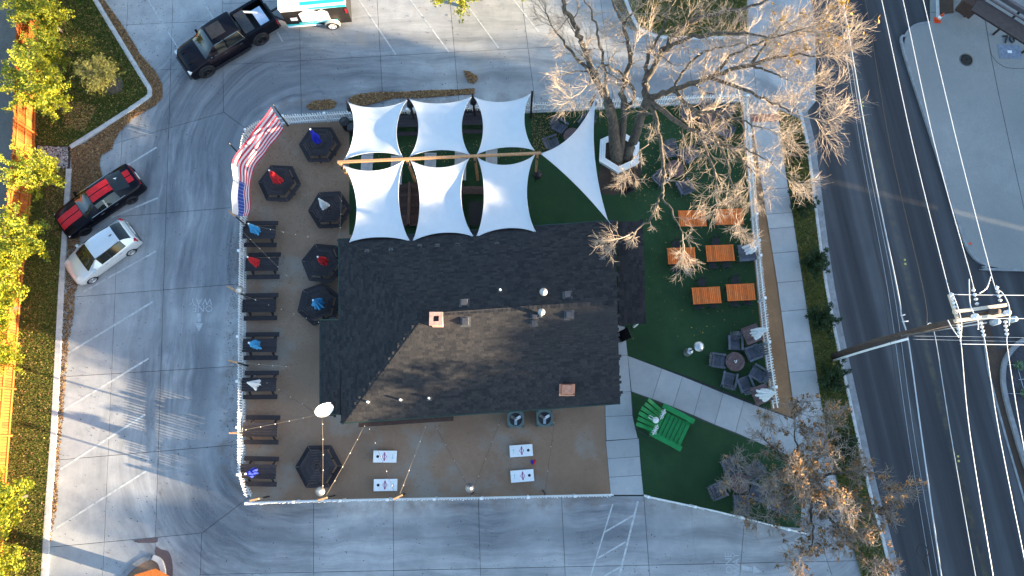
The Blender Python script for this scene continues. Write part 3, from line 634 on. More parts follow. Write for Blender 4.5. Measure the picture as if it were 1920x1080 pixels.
# condensers
def condenser(px, py, label):
    t = thing('air_conditioner', label, 'air conditioner', P(px, py, 0), .02, 'air conditioning units against the south wall')
    mb = MB(); cs = M('green_grey_casing', (.10, .14, .13), .6, .15, 5)
    for a in range(4):
        for k in range(9):
            rz = a * math.pi / 2; v = Matrix.Rotation(rz, 4, 'Z') @ Vector((.40, 0, .08 + k * .075)); mb.box(v, (.03, .8, .05), rz)
    for sx in (-1, 1):
        for sy in (-1, 1): mb.box((sx * .38, sy * .38, .4), (.08, .08, .8))
    mb.build('casing', cs, t); MB().box((0, 0, .35), (.7, .7, .66)).build('coil', DARKM, t)
    mb = MB(); n = 28
    vs = []; 
    for j in range(n):
        a = 2 * math.pi * j / n; m = max(abs(math.cos(a)), abs(math.sin(a))); vs += [(.34 * math.cos(a), .34 * math.sin(a), .80), (.43 * math.cos(a) / m, .43 * math.sin(a) / m, .80), (.34 * math.cos(a), .34 * math.sin(a), .74)]
    mb.add(vs, [(3 * j, 3 * j + 1, (3 * j + 4) % (3 * n), (3 * j + 3) % (3 * n)) for j in range(n)] + [(3 * j, (3 * j + 3) % (3 * n), (3 * j + 5) % (3 * n), 3 * j + 2) for j in range(n)]); mb.build('top_panel', cs, t)
    for i in range(3):
        a = i * 2.09 + .5; MB().box((.17 * math.cos(a), .17 * math.sin(a), .74), (.26, .15, .012), Matrix.Rotation(a, 4, 'Z') @ Matrix.Rotation(.35, 4, 'X')).build('fan_blade', METAL, t)
    MB().lathe([(.07, .70), (.07, .77), (.02, .78)], 10).build('motor', METAL, t)
condenser(967, 787, 'left of the two square air conditioning units below the south eave'); condenser(1020, 785, 'right of the two square air conditioning units below the south eave')

# ------------------------------------------------------------------ white picket fences
pk = MB(); pk.add([(-.036, -.01, .05), (.036, -.01, .05), (.036, -.01, 1.06), (0, -.01, 1.12), (-.036, -.01, 1.06), (-.036, .01, .05), (.036, .01, .05), (.036, .01, 1.06), (0, .01, 1.12), (-.036, .01, 1.06)],
       [(0, 1, 2, 3, 4), (9, 8, 7, 6, 5), (0, 5, 6, 1), (1, 6, 7, 2), (2, 7, 8, 3), (3, 8, 9, 4), (4, 9, 5, 0)]); PK = pk.mesh('picket', WHITE)
PO = MB().box((0, 0, .56), (.10, .10, 1.12)).box((0, 0, 1.14), (.13, .13, .04)).mesh('post', WHITE)
def picket_fence(label, pts, side, step=.142, sm=0, lean=.0):
    t = thing('picket_fence', label, 'fence'); w = PL(pts); w = smooth_line(w, sm) if sm else w; q = resample(w, step)
    mb = MB(); rs = resample(w, .5) + [w[-1]]
    for a, b in zip(rs, rs[1:]):
        for z in (.28, .86): mb.beam(a + Vector((0, 0, z)), b + Vector((0, 0, z)), .04, .09)
    mb.build('rail', WHITE, t)
    for i in range(len(q) - 1):
        d = (q[i + 1] - q[i]).normalized(); n = Vector((-d.y, d.x, 0)) * side
        o = link('picket', PK, t, q[i] + n * .035); o.rotation_euler = (rnd.gauss(0, .012), rnd.gauss(0, .006), math.atan2(d.y, d.x))
    for p in resample(w, 2.4): link('post', PO, t, p - Vector((0, 0, .02)))
    return t
picket_fence('long west run of white picket fence beside the parking lane', [(463, 404), (461, 480), (460, 560), (459, 690), (459, 800), (459, 868), (463, 900), (474, 930)], 1, sm=3)
picket_fence('curved north west corner of the white picket fence behind the flag', [(463, 402), (461, 330), (462, 290), (470, 262), (487, 245), (512, 237), (538, 234)], -1, sm=4)
picket_fence('north run of white picket fence along the top of the yard', [(541, 233), (650, 226), (880, 216), (1000, 210), (1112, 206)], 1)
picket_fence('north east stretch of white picket fence behind the bare tree', [(1114, 205), (1250, 199), (1390, 193)], 1)
picket_fence('east run of white picket fence between the turf and the bark strip', [(1391, 196), (1398, 290), (1408, 420), (1419, 540), (1429, 640), (1437, 700), (1447, 766)], 1)
picket_fence('south run of white picket fence below the cornhole boards', [(476, 941), (600, 937), (740, 934), (890, 932), (1010, 929), (1146, 926)], -1)
picket_fence('south east stretch of white picket fence below the green chair', [(1209, 929), (1270, 942), (1340, 957), (1400, 972), (1446, 984), (1500, 997)], -1)

# cedar privacy fence on the left edge
cf = thing('cedar_fence', 'tall orange cedar board fence along the left edge of the lot', 'fence')
fl = PL([(84, -150), (76, 0), (70, 230), (67, 318), (45, 540), (32, 700), (18, 880), (3, 1130)], .0)
BD = [MB().box((0, 0, .98), (.135, .02, 1.96)).mesh('board', CEDAR)]
for i, p in enumerate(resample(fl, .155)[:298]):
    d = Vector((.04, 1, 0)); q = resample(fl, .155)
    break
q = resample(fl, .155)
for i in range(min(298, len(q) - 1)):
    d = (q[i + 1] - q[i]).normalized(); o = link('board', BD[0], cf, q[i] + Vector((-.03, 0, rnd.uniform(-.02, .02)))); o.rotation_euler = (rnd.gauss(0, .01), 0, math.atan2(d.y, d.x))
mb = MB()
for a, b in zip(q[::8], q[8::8]):
    for z in (.3, 1.0, 1.7): mb.beam(a + Vector((.03, 0, z)), b + Vector((.03, 0, z)), .04, .09)
mb.build('rail', CEDAR, cf)
for p in q[::16]: MB().box((0, 0, 1.0), (.10, .10, 2.0)).build('post', CEDAR, cf, p + Vector((.07, 0, 0)))
# small timber enclosure at the bottom edge
en = thing('timber_enclosure', 'orange timber screen wall at the bottom left corner of the lot', 'screen')
for a, b in (((247, 1086), (290, 1072)), ((290, 1072), (325, 1092))):
    a, b = P(*a), P(*b); L = (b - a).length; k = int(L / .15); d = (b - a).normalized()
    for i in range(k): 
        p = a + d * (i + .5) * .15; o = MB().box((0, 0, .9), (.14, .03, 1.8)).build('board', CEDAR, en, p, math.atan2(d.y, d.x))
e = PL([(252, 1078), (291, 1066), (326, 1085), (325, 1130), (240, 1140)], 1.85); MB().prism([(v.x, v.y) for v in e], 1.82, 1.86).build('top_deck', CEDAR, en)

# ------------------------------------------------------------------ shade sails, beam, posts
def sail(label, corners, bows=(.1, .1, .1, .1), n=18, group='white square shade sails', ropes=()):
    """corners NW NE SE SW as world points; edges are cut concave"""
    c = corners; cen = sum(c, Vector()) / 4
    def edge(a, b, k):
        m = (a + b) / 2; inw = (cen - m); inw.z = 0; inw = inw.normalized() * (b - a).length * k
        return lambda t: a.lerp(b, t) + inw * (4 * t * (1 - t)) ** .85
    eN, eE, eS, eW = edge(c[0], c[1], bows[0]), edge(c[1], c[2], bows[1]), edge(c[3], c[2], bows[2]), edge(c[0], c[3], bows[3])
    vs = []
    for j in range(n + 1):
        v = j / n
        for i in range(n + 1):
            u = i / n
            p = eN(u) * (1 - v) + eS(u) * v + eW(v) * (1 - u) + eE(v) * u - (c[0] * (1 - u) * (1 - v) + c[1] * u * (1 - v) + c[3] * (1 - u) * v + c[2] * u * v)
            p.z += -.16 * (4 * u * (1 - u)) * (4 * v * (1 - v)) + .02 * noise.noise(Vector((p.x * 1.3, p.y * .5, 3.3))); vs.append(p)
    fs = [(j * (n + 1) + i, (j + 1) * (n + 1) + i, (j + 1) * (n + 1) + i + 1, j * (n + 1) + i + 1) for j in range(n) for i in range(n)]
    t = thing('shade_sail', label, 'shade sail', (0, 0, 0), 0, group)
    MB().add(vs, fs, 0, None, True).build('cloth', SAILM, t)
    mb = MB()
    for f in (eN, eE, eS, eW): mb.tube([f(k / 14) + Vector((0, 0, .004)) for k in range(15)], .018, 5)
    mb.build('hem', SAILM, t)
    for a, b in ropes: MB().tube([a, b], .008, 4).build('rope', WPVC, t)
ZB, ZN, ZS = 3.45, 3.15, 3.15
nw = [(653, 192), (763, 188), (768, 186), (884, 182), (889, 182), (995, 176)]
bm = [(645, 300), (755, 294), (768, 294), (881, 291), (894, 290), (1002, 282)]
bs = [(643, 309), (758, 300), (769, 300), (880, 296), (895, 295), (1003, 290)]
so = [(655, 454), (768, 452), (774, 452), (888, 444), (893, 445), (1005, 436)]
names = ['north west', 'north middle', 'north east', 'south west', 'south middle', 'south east']
sail('white square sail at the north west corner of the six, nearest the flag', [P(*nw[0], ZN), P(*nw[1], ZN), P(*bm[1], ZB), P(*bm[0], ZB)], (0.12, 0.13, 0.11, 0.12))
sail('white square sail in the middle of the northern three', [P(*nw[2], ZN), P(*nw[3], ZN), P(*bm[3], ZB), P(*bm[2], ZB)], (0.1, 0.14, 0.11, 0.14))
sail('white square sail at the north east of the six, beside the bare tree', [P(*nw[4], ZN), P(*nw[5], ZN), P(*bm[5], ZB), P(*bm[4], ZB)], (0.13, 0.13, 0.1, 0.12))
sail('longer white sail at the south west of the six, brightest in the sun', [P(*bs[0], ZB), P(*bs[1], ZB), P(*so[1], ZS), P(*so[0], ZS)], (0.15, 0.1, 0.08, 0.13))
sail('longer white sail in the middle of the southern three', [P(*bs[2], ZB), P(*bs[3], ZB), P(*so[3], ZS), P(*so[2], ZS)], (0.16, 0.13, 0.11, 0.1))
sail('longer white sail at the south east of the six, mostly in shade', [P(*bs[4], ZB), P(*bs[5], ZB), P(*so[5], ZS), P(*so[4], ZS)], (0.17, 0.11, 0.12, 0.09))
tc = [P(1117, 184, 3.6), P(1014, 288, 3.45), P(1139, 412, 3.1)]
def tri_sail(c):
    cen = sum(c, Vector()) / 3; n = 20; vs = []; ix = {}
    def bow(a, b, t, k): m = (a + b) / 2; w = (cen - m); w.z = 0; return w.normalized() * (b - a).length * k * 4 * t * (1 - t)
    for i in range(n + 1):
        for j in range(n + 1 - i):
            u, v = i / n, j / n; w = 1 - u - v; p = c[0] * w + c[1] * u + c[2] * v
            if u + w > 1e-6: p += bow(c[0], c[1], u / (u + w), .13) * (1 - v) ** 3
            if u + v > 1e-6: p += bow(c[1], c[2], v / (u + v), .035) * (1 - w) ** 3
            if v + w > 1e-6: p += bow(c[0], c[2], v / (v + w), .055) * (1 - u) ** 3
            p.z -= .2 * 27 * u * v * w * .5; ix[(i, j)] = len(vs); vs.append(p)
    fs = []
    for i in range(n):
        for j in range(n - i):
            fs.append((ix[i, j], ix[i + 1, j], ix[i, j + 1]))
            if j < n - i - 1: fs.append((ix[i + 1, j], ix[i + 1, j + 1], ix[i, j + 1]))
    t = thing('shade_sail', 'white triangular shade sail between the square sails and the tree', 'shade sail'); MB().add(vs, fs, 0, None, True).build('cloth', SAILM, t)
    mb = MB(); mb.tube([vs[ix[i, 0]] for i in range(n + 1)], .018, 5); mb.tube([vs[ix[0, j]] for j in range(n + 1)], .018, 5); mb.tube([vs[ix[i, n - i]] for i in range(n + 1)], .018, 5); mb.build('hem', SAILM, t)
    MB().tube([c[2], P(1152, 430, 3.0)], .008, 4).build('rope', WPVC, t)
tri_sail(tc)
bf = thing('timber_pergola_beam', 'long brown timber beam on posts running between the two rows of sails', 'beam')
b0, b1 = P(633, 304, 3.5), P(1014, 287, 3.5); MB().beam(b0, b1, .12, .14).build('beam', WOODP, bf)
for px, py in ((637, 305), (763, 299), (890, 293), (1008, 288)):
    t = P(px, py, 3.42); MB().box((t.x, t.y, 1.7), (.13, .13, 3.4)).build('post', WOODP, bf); MB().box((t.x, t.y - .1, 2.9), (.09, .08, .12)).build('bracket', DARKM, bf)
def sail_post(px, py, z, label, cone=True, m=BLACKW):
    t = P(px, py, z); o = thing('sail_post', label, 'post', (t.x, t.y, 0)); MB().box((0, 0, z / 2), (.11, .11, z)).build('pole', m, o)
    if cone: MB().lathe([(.06, z - .95), (.20, z - .85), (.13, z - .5), (.05, z - .42)], 10).build('speaker', BLACKP, o)
sail_post(650, 190, 3.2, 'dark post with a hanging black speaker at the north west sail corner'); sail_post(765, 184, 3.2, 'dark post with a speaker between the first and second northern sails')
sail_post(886, 178, 3.2, 'dark post with a speaker between the second and third northern sails'); sail_post(998, 172, 3.1, 'dark bare post at the north east corner of the square sails', False); sail_post(1115, 180, 3.7, 'dark post holding the top corner of the triangular sail')
# ------------------------------------------------------------------ picnic tables, umbrellas, chairs
def make_picnic(label):
    t = thing('picnic_table', label, 'picnic table', (0, 0, 0), 0, 'rectangular picnic tables along the west fence')
    for i in range(5): MB().box((rnd.uniform(-.01, .01), (i - 2) * .148, .75), (1.83, .14, .038)).build('plank', BLACKW, t)
    for s in (-1, 1):
        MB().box((0, s * .64, .45), (1.83, .25, .04)).build('bench_seat', BLACKW, t)
        for x in (-.62, .62): MB().beam((x, s * .58, 0), (x, s * .22, .73), .09, .04).build('leg', BLACKW, t)
    for x in (-.62, .62): MB().box((x + .05, 0, .40), (.04, 1.42, .09)).box((x + .05, 0, .70), (.04, .7, .09)).build('crossbar', BLACKW, t)
    return t
first = make_picnic('dark picnic table at the north end of the fence row with a pale blue umbrella')
first.location = P(494, 441, 0); first.location = P(495, 443, 0)
PT = [(497, 502, 'dark picnic table second from the north along the fence with a red umbrella'), (492, 578, 'dark picnic table third from the north along the fence without an umbrella'), (493, 651, 'dark picnic table fourth from the north along the fence with a light blue umbrella'),
      (492, 723, 'dark picnic table in the fence row with a white umbrella'), (494, 806, 'dark picnic table second from the south along the fence without an umbrella'), (491, 883, 'dark picnic table at the south end of the fence row with a dark blue umbrella')]
for x, y, l in PT: dup(first, P(x + 3, y, 0), rnd.uniform(-.03, .05), l)
def hexpt(r, k, z): a = k * math.pi / 3; return (r * math.cos(a), r * math.sin(a), z)
def make_hex(label):
    t = thing('hexagonal_picnic_table', label, 'picnic table', (0, 0, 0), 0, 'dark hexagonal picnic tables')
    rings = [.95, .80, .65, .50, .35, .20]
    for a, b in zip(rings, rings[1:]):
        for k in range(6):
            g = .006; r0, r1 = a - g, b + g
            p = [hexpt(r0, k, .72), hexpt(r0, k + 1, .72), hexpt(r1, k + 1, .72), hexpt(r1, k, .72)]
            MB().add(p + [(x, y, .757) for x, y, z in p], [(3, 2, 1, 0), (4, 5, 6, 7), (0, 1, 5, 4), (1, 2, 6, 5), (2, 3, 7, 6), (3, 0, 4, 7)]).build('plank', BLACKW, t)
    MB().lathe([(.17, .72), (.17, .755)], 6).build('hub', BLACKW, t)
    for k in range(6):
        p = [hexpt(1.25, k, .42), hexpt(1.25, k + 1, .42), hexpt(.98, k + 1, .42), hexpt(.98, k, .42)]; m = sum((Vector(q) for q in p), Vector()) / 4
        p = [tuple(m + (Vector(q) - m) * .97) for q in p]
        MB().add(p + [(x, y, .46) for x, y, z in p], [(3, 2, 1, 0), (4, 5, 6, 7), (0, 1, 5, 4), (1, 2, 6, 5), (2, 3, 7, 6), (3, 0, 4, 7)]).build('bench_seat', BLACKW, t)
        a = k * math.pi / 3 + math.pi / 6; c, s = math.cos(a), math.sin(a)
        if k % 1 == 0: MB().beam((c * .95, s * .95, 0), (c * .55, s * .55, .72), .08, .06).beam((c * 1.02, s * 1.02, .38), (c * .2, s * .2, .38), .05, .08).build('leg', BLACKW, t)
    return t
HX = [(604, 277, 0.03, 'hexagonal table with a royal blue umbrella, nearest the north west sail'), (529, 349, -.05, 'hexagonal table with a bright red umbrella, nearest the flag'), (622, 398, .06, 'hexagonal table with a white umbrella beside the south west sail'),
      (610, 497, -.10, 'hexagonal table with a dark red umbrella partly under the roof edge'), (602, 573, .35, 'hexagonal table with a sky blue umbrella by the step in the roof edge'), (602, 874, .02, 'hexagonal table without an umbrella in the south west corner of the yard')]
hx = make_hex(HX[0][3]); hx.location = P(HX[0][0], HX[0][1], 0)
for x, y, r, l in HX[1:]: dup(hx, P(x, y, 0), r, l)
UM = {'blue': M('royal_blue_canvas', (.02, .03, .42), .8, .3, 6), 'red': M('red_canvas', (.52, .025, .03), .8, .3, 6), 'lblue': M('sky_blue_canvas', (.06, .30, .55), .8, .3, 6), 'white': M('white_canvas', (.68, .69, .70), .8, .15, 6), 'navy': M('deep_blue_canvas', (.02, .035, .30), .8, .3, 6)}
def umbrella(px, py, col, label, z0=.75, zc=1.0, L=1.45, r=.26, lean=(0, 0), seed=1):
    rr = random.Random(seed); t = thing('closed_umbrella', label, 'umbrella', P(px, py, 0)); top = Vector((lean[0], lean[1], zc + L))
    MB().tube([(0, 0, .02), tuple(top + Vector((0, 0, .06)))], .022, 8).lathe([(.05, zc + L), (.05, zc + L + .05), (.01, zc + L + .12)], 8, 0, Matrix.Translation((lean[0], lean[1], 0))).build('pole', WPVC, t)
    n = 40; vs = []; prof = [(1.0, 0), (1.02, .1), (.85, .3), (.62, .5), (.42, .72), (.24, .9), (.10, 1.)]
    ph = rr.uniform(0, 6); fold = [rr.uniform(.55, 1.15) for _ in range(8)]
    for i, (q, h) in enumerate(prof):
        for j in range(n):
            a = 2 * math.pi * j / n; seg = j * 8 / n; f = abs(math.sin(seg * math.pi)) * .55 + .5; f *= fold[int(seg) % 8] * (1 - h) + h
            d = r * q * f * (1 + .12 * noise.noise(Vector((j * .5, i * .8, seed)))); drop = (.16 * rr.random() * (1 - f) if i == 0 else 0)
            tw = a + h * .5 + ph; vs.append((d * math.cos(tw) + lean[0] * h, d * math.sin(tw) + lean[1] * h, zc + h * L - drop))
    k = len(prof); fs = [(i * n + j, i * n + (j + 1) % n, (i + 1) * n + (j + 1) % n, (i + 1) * n + j) for i in range(k - 1) for j in range(n)]
    mats = [UM[col]] + ([UM['white']] if col in ('lblue', 'red') else [])
    MB().add(vs, fs, 0, None, True).build('canopy', mats, t)
    MB().lathe([(r * .46, zc + .52 * L), (r * .48, zc + .56 * L), (r * .42, zc + .58 * L)], 12, 0, Matrix.Translation((lean[0] * .5, lean[1] * .5, 0))).build('strap', UM[col], t)
    return t
umbrella(604, 277, 'blue', 'closed royal blue umbrella on the hexagonal table by the north west sail', seed=1)
umbrella(532, 350, 'red', 'closed bright red umbrella on the hexagonal table nearest the flag', r=.30, seed=2)
umbrella(618, 398, 'white', 'closed white umbrella on the hexagonal table beside the south west sail', L=1.2, seed=3)
umbrella(615, 500, 'red', 'closed red umbrella on the hexagonal table tucked under the roof edge', L=1.1, r=.28, seed=4)
umbrella(607, 577, 'lblue', 'closed sky blue umbrella on the hexagonal table by the step in the roof', L=1.1, r=.32, seed=5)
umbrella(493, 442, 'lblue', 'closed pale blue umbrella on the northernmost table of the fence row', L=1.2, r=.30, seed=6)
umbrella(493, 502, 'red', 'closed red umbrella on the second table of the fence row', L=1.3, r=.28, seed=7)
umbrella(494, 653, 'lblue', 'closed light blue umbrella on the fourth table of the fence row', L=1.15, r=.28, seed=8)
umbrella(493, 724, 'white', 'closed white umbrella on the fifth table of the fence row', L=1.2, r=.28, seed=9)
umbrella(488, 885, 'navy', 'closed dark blue umbrella on the southernmost table of the fence row', L=1.1, r=.27, seed=10)

def adir(label, s=1., mat=None, mat2=None, group=None, cat='chair', name='adirondack_chair', lean=.54):
    """seat faces +y; s scales everything"""
    t = thing(name, label, cat, (0, 0, 0), 0, group); mat = mat or GREYP; mat2 = mat2 or mat; V = lambda x, y, z: (x * s, y * s, z * s)
    for k in range(6): MB().beam(V(-.27, .30 - k * .095, .37 - k * .018), V(.27, .30 - k * .095, .37 - k * .018), .085 * s, .02 * s).build('seat_slat', mat, t)
    for k in range(6):
        u = k - 2.5; h = .78 - abs(u) * .035; MB().beam(V(u * .083, -.20, .24), V(u * .125, -.20 - h * lean, .24 + h * (1.3 - lean)), .088 * s, .018 * s, 0, Vector((0, 1, .4))).build('back_slat', mat, t)
    MB().beam(V(-.30, -.34, .54), V(.30, -.34, .54), .05 * s, .05 * s).build('back_rail', mat, t)
    for x in (-1, 1):
        MB().beam(V(x * .35, -.42, .55), V(x * .35, .36, .57), .115 * s, .022 * s).build('arm', mat2, t)
        MB().box(V(x * .30, .30, .28), V(.03, .10, .55)).build('leg', mat, t)
        MB().beam(V(x * .28, .33, .33), V(x * .28, -.46, .04), .03 * s, .12 * s).build('leg', mat, t)
    return t
def face(px, py, tx, ty): a, b = P(px, py, 0), P(tx, ty, 0); return math.atan2(b.y - a.y, b.x - a.x) - math.pi / 2
def round_table(px, py, label, r=.52, z=.50):
    t = thing('round_table', label, 'table', P(px, py, 0)); n = 8
    for k in range(n):
        y0 = -r + 2 * r * k / n + .004; y1 = -r + 2 * r * (k + 1) / n - .004; pts = []
        for yy in (y0, (y0 * 2 + y1) / 3, (y0 + 2 * y1) / 3, y1): pts.append((math.sqrt(max(0, r * r - yy * yy)), yy))
        poly = pts + [(-x, y) for x, y in pts[::-1]]; MB().prism(poly, z - .03, z, 0, Matrix.Rotation(.9, 4, 'Z')).build('slat', BRWN_RESIN, t)
    MB().lathe([(r - .06, z - .09), (r - .02, z - .032)], 24).build('apron', BRWN_RESIN, t)
    for k in range(4): a = k * math.pi / 2 + .4; MB().box((math.cos(a) * .33, math.sin(a) * .33, z / 2 - .03), (.07, .07, z - .06)).build('leg', BRWN_RESIN, t)
    return t
sets = [((1373, 680), 'brown round table ringed by seven chairs near the east fence', [(1343, 678, 'grey chair on the left of the round table by the patio heater'), (1374, 646, 'grey chair north of the round table by the patio heater'), (1406, 664, 'grey chair at the upper right of the round table, in front of the square table'), (1415, 701, 'grey chair tucked against the east fence right of the round table'), (1392, 720, 'grey chair at the lower right of the round table'), (1363, 712, 'grey chair at the lower left of the round table facing the path fence')]),
        ((1381, 905), 'round table ringed by chairs beneath the brown leaved tree', [(1366, 877, 'dark chair north of the table under the brown leaved tree'), (1343, 918, 'dark chair left of the table under the brown leaved tree'), (1384, 940, 'dark chair south of the table under the brown leaved tree'), (1406, 885, 'dark chair upper right of the table under the brown leaved tree'), (1414, 922, 'dark chair right of the table under the brown leaved tree')]),
        ((1072, 262), 'round table half hidden by the triangular sail', [(1049, 243, 'grey chair upper left of the table beside the triangular sail'), (1036, 273, 'grey chair lower left of the table beside the triangular sail'), (1098, 236, 'grey chair partly under the triangular sail')]),
        ((1262, 322), 'reddish brown round table below the bare tree', [(1255, 289, 'grey chair directly above the reddish round table'), (1286, 298, 'grey chair upper right of the reddish round table'), (1237, 338, 'grey chair lower left of the reddish round table'), (1279, 354, 'grey chair below the reddish round table')]),
        ((1322, 230), 'round table in the north east corner of the turf', [(1322, 203, 'grey chair against the north fence behind the corner table'), (1352, 216, 'grey chair right of the corner table nearest the fence corner'), (1290, 221, 'grey chair left of the corner table under the branches'), (1352, 249, 'grey chair lower right of the corner table'), (1320, 262, 'grey chair below the corner table under the branches')])]
ch0 = None
for (tx, ty), l, cs in sets:
    round_table(tx, ty, l)
    for x, y, cl in cs:
        rz = face(x, y, tx, ty) + rnd.uniform(-.12, .12)
        if ch0 is None: ch0 = adir(cl, 1.0, group='grey slatted garden chairs'); ch0.location = P(x, y, .0); ch0.rotation_euler = (0, 0, rz)
        else: dup(ch0, P(x, y, 0), rz, cl)
c7 = dup(ch0, P(1447, 941, 0), 1.2, 'dark chair at the far right under the brown leaved tree')
# small caddy on the table
cd = thing('condiment_caddy', 'small white caddy in the middle of the round table near the heater', 'caddy', P(1373, 680, 0) + Vector((0, 0, .502)))
for x, y in ((-.05, .03), (.06, .05), (0, -.05), (.04, -.02)): MB().lathe([(.025, 0), (.03, .07), (.015, .1)], 8, 0, Matrix.Translation((x, y, 0))).build('bottle', WPVC, cd)
# square tables with white umbrellas by the east fence
for px, py, rz, sx, l, ul, ux, uy in ((1393, 480, .07, .95, 'dark square table with a white umbrella at the east fence beside the orange tables', 'closed white umbrella leaning over the east fence beside the orange tables', 1391, 478),
                          (1402, 630, .35, .95, 'dark square table above the chair circle by the east fence', 'closed white umbrella over the square table above the chair circle', 1402, 630), (1419, 741, .35, .95, 'dark square table below the chair circle by the east fence', 'closed white umbrella over the square table below the chair circle', 1416, 742)):
    t = thing('square_table', l, 'table', P(px, py, 0), rz)
    for k in range(6): MB().box((0, (k - 2.5) * .16, .70), (sx, .153, .03)).build('slat', BRWN_RESIN if py > 500 else GREYP, t)
    for x in (-.4, .4):
        for y in (-.4, .4): MB().box((x, y, .34), (.06, .06, .68)).build('leg', BRWN_RESIN, t)
    umbrella(ux, uy, 'white', ul, L=1.5, r=.34, zc=1.1, lean=(.12, .10 if py < 500 else -.02), seed=int(py))
# orange slatted tables
def orange(label):
    t = thing('slatted_table', label, 'table', (0, 0, 0), 0, 'orange slatted tables on the turf'); n = 15
    for k in range(n): MB().box(((k - (n - 1) / 2) * .1, 0, .745), (.080, .84, .025)).build('slat', ORANGEW, t)
    [MB().box((0, y, .73), (1.52, .03, .05)).build('frame', ORANGEW, t) for y in (-.43, .43)]
    for x in (-.62, .62):
        for y in (-.32, .32): MB().box((x, y, .35), (.05, .05, .7)).build('leg', DARKM, t)
    MB().box((0, 0, .68), (1.3, .05, .04)).build('stretcher', DARKM, t); return t
ot = orange('orange slatted table at the top left of the six, under the twigs'); ot.scale = (1.04, 1.04, 1); ot.location = P(1292, 417, 0); ot.rotation_euler = (0, 0, .01)
for x, y, r, l in ((1360, 414, .03, 'orange slatted table at the top right of the six, near the east fence'), (1272, 486, .03, 'orange slatted table in the middle row nearest the building'), (1343, 481, .04, 'orange slatted table in the middle row beside the dark square table'),
                   (1318, 559, .05, 'orange slatted table at the lower left of the six'), (1381, 553, .04, 'orange slatted table at the lower right of the six, by the east fence')): dup(ot, P(x, y, 0), r, l)
def cafe_chair(label, px, py, rz, src=[None]):
    if src[0]: return dup(src[0], P(px, py, 0), rz, label)
    t = thing('cafe_chair', label, 'chair', P(px, py, 0), rz, 'black metal chairs tucked under the orange tables')
    MB().box((0, 0, .45), (.40, .40, .02)).build('seat', BLACKP, t)
    for k in range(4): MB().beam((-.15 + k * .1, -.19, .5), (-.15 + k * .1, -.25, .84), .03, .015).build('back_slat', BLACKP, t)
    MB().beam((-.2, -.25, .86), (.2, -.25, .86), .03, .04).build('back_rail', BLACKP, t)
    for x in (-.18, .18):
        for y in (-.18, .18): MB().box((x, y, .22), (.025, .025, .44)).build('leg', BLACKP, t)
    src[0] = t; return t
for i, (x, y, a, l) in enumerate(((1306, 575, .1, 'black chair below the lower left orange table'), (1332, 573, .0, 'second black chair below the lower left orange table'), (1312, 533, 3.1, 'black chair above the lower left orange table'), (1372, 571, .1, 'black chair below the lower right orange table'), (1374, 529, 3.2, 'black chair above the lower right orange table'), (1396, 568, 0, 'right hand black chair below the lower right orange table'),
                              (1262, 506, .1, 'black chair below the middle row table nearest the building'), (1284, 504, 0, 'right hand black chair below the middle row table nearest the building'), (1332, 501, .1, 'black chair below the middle row table beside the square table'), (1356, 499, .1, 'right hand black chair below the middle row table beside the square table'), (1264, 462, 3.1, 'black chair above the middle row table nearest the building'), (1338, 457, 3.1, 'black chair above the middle row table beside the square table'))):
    cafe_chair(l, x, y, a)
# grey tables, deck and dark tables under the sails
for i, (x, y, L, l) in enumerate(((692, 330, 2.2, 'pale grey table under the beam, first from the west'), (747, 328, 1.75, 'pale grey table under the beam, second from the west'), (809, 325, 1.9, 'pale grey table under the beam, third from the west'), (865, 320, 1.75, 'pale grey table under the beam, fourth from the west'), (922, 316, 1.8, 'pale grey table under the beam, easternmost'))):
    t = thing('grey_table', l, 'table', P(x, y, 0), -.01, 'pale grey tables under the timber beam')
    for k in range(4): MB().box(((k - 1.5) * .168, 0, .74), (.163, L - .26, .035)).build('plank', GREYW, t)
    for s in (-1, 1):
        MB().box((0, s * (L / 2 - .055), .745), (.68, .11, .035)).build('end_board', GREYW, t); MB().box((0, s * (L / 2 - .3), .36), (.5, .07, .72)).build('leg', GREYW, t)
t = thing('timber_deck', 'low brown plank platform glimpsed between the southern sails', 'deck', (0, 0, 0)); a, b = P(738, 348, 0), P(868, 426, 0)
for k in range(24):
    f = (k + .5) / 24; y = b.y + (a.y - b.y) * f; MB().box(((a.x + b.x) / 2, y, .24), (b.x - a.x, (a.y - b.y) / 24 - .008, .04)).build('plank', BROWNW, t)
MB().box((a.x + 1.0, (a.y + b.y) / 2, .45), (.12, a.y - b.y, .38)).box(((a.x + b.x) / 2, a.y, .12), (b.x - a.x, .08, .24)).build('edge_board', BROWNW, t)
t = thing('timber_bench', 'brown plank bench between the two eastern southern sails', 'bench', P(892, 362, 0))
for k in range(3): MB().box((0, (k - 1) * .16, .46), (1.9, .15, .04)).build('plank', BROWNW, t)
for x in (-.8, .8): MB().box((x, 0, .22), (.08, .42, .44)).build('leg', BROWNW, t)
t = thing('dark_table', 'narrow dark table under the gap beside the south east sail', 'table', P(893, 408, 0))
MB().box((0, 0, .74), (.72, 1.4, .05)).build('top', BLACKW, t)
for x in (-.3, .3):
    for y in (-.6, .6): MB().box((x, y, .36), (.07, .07, .72)).build('leg', BLACKW, t)
for x, y, l in ((763, 238, 'dark picnic table glimpsed between the first two northern sails'), (884, 234, 'dark picnic table glimpsed between the second and third northern sails'), (700, 240, 'dark picnic table under the north west sail')): dup(first, P(x, y, 0), 0, l, 'dark picnic tables under the northern sails')
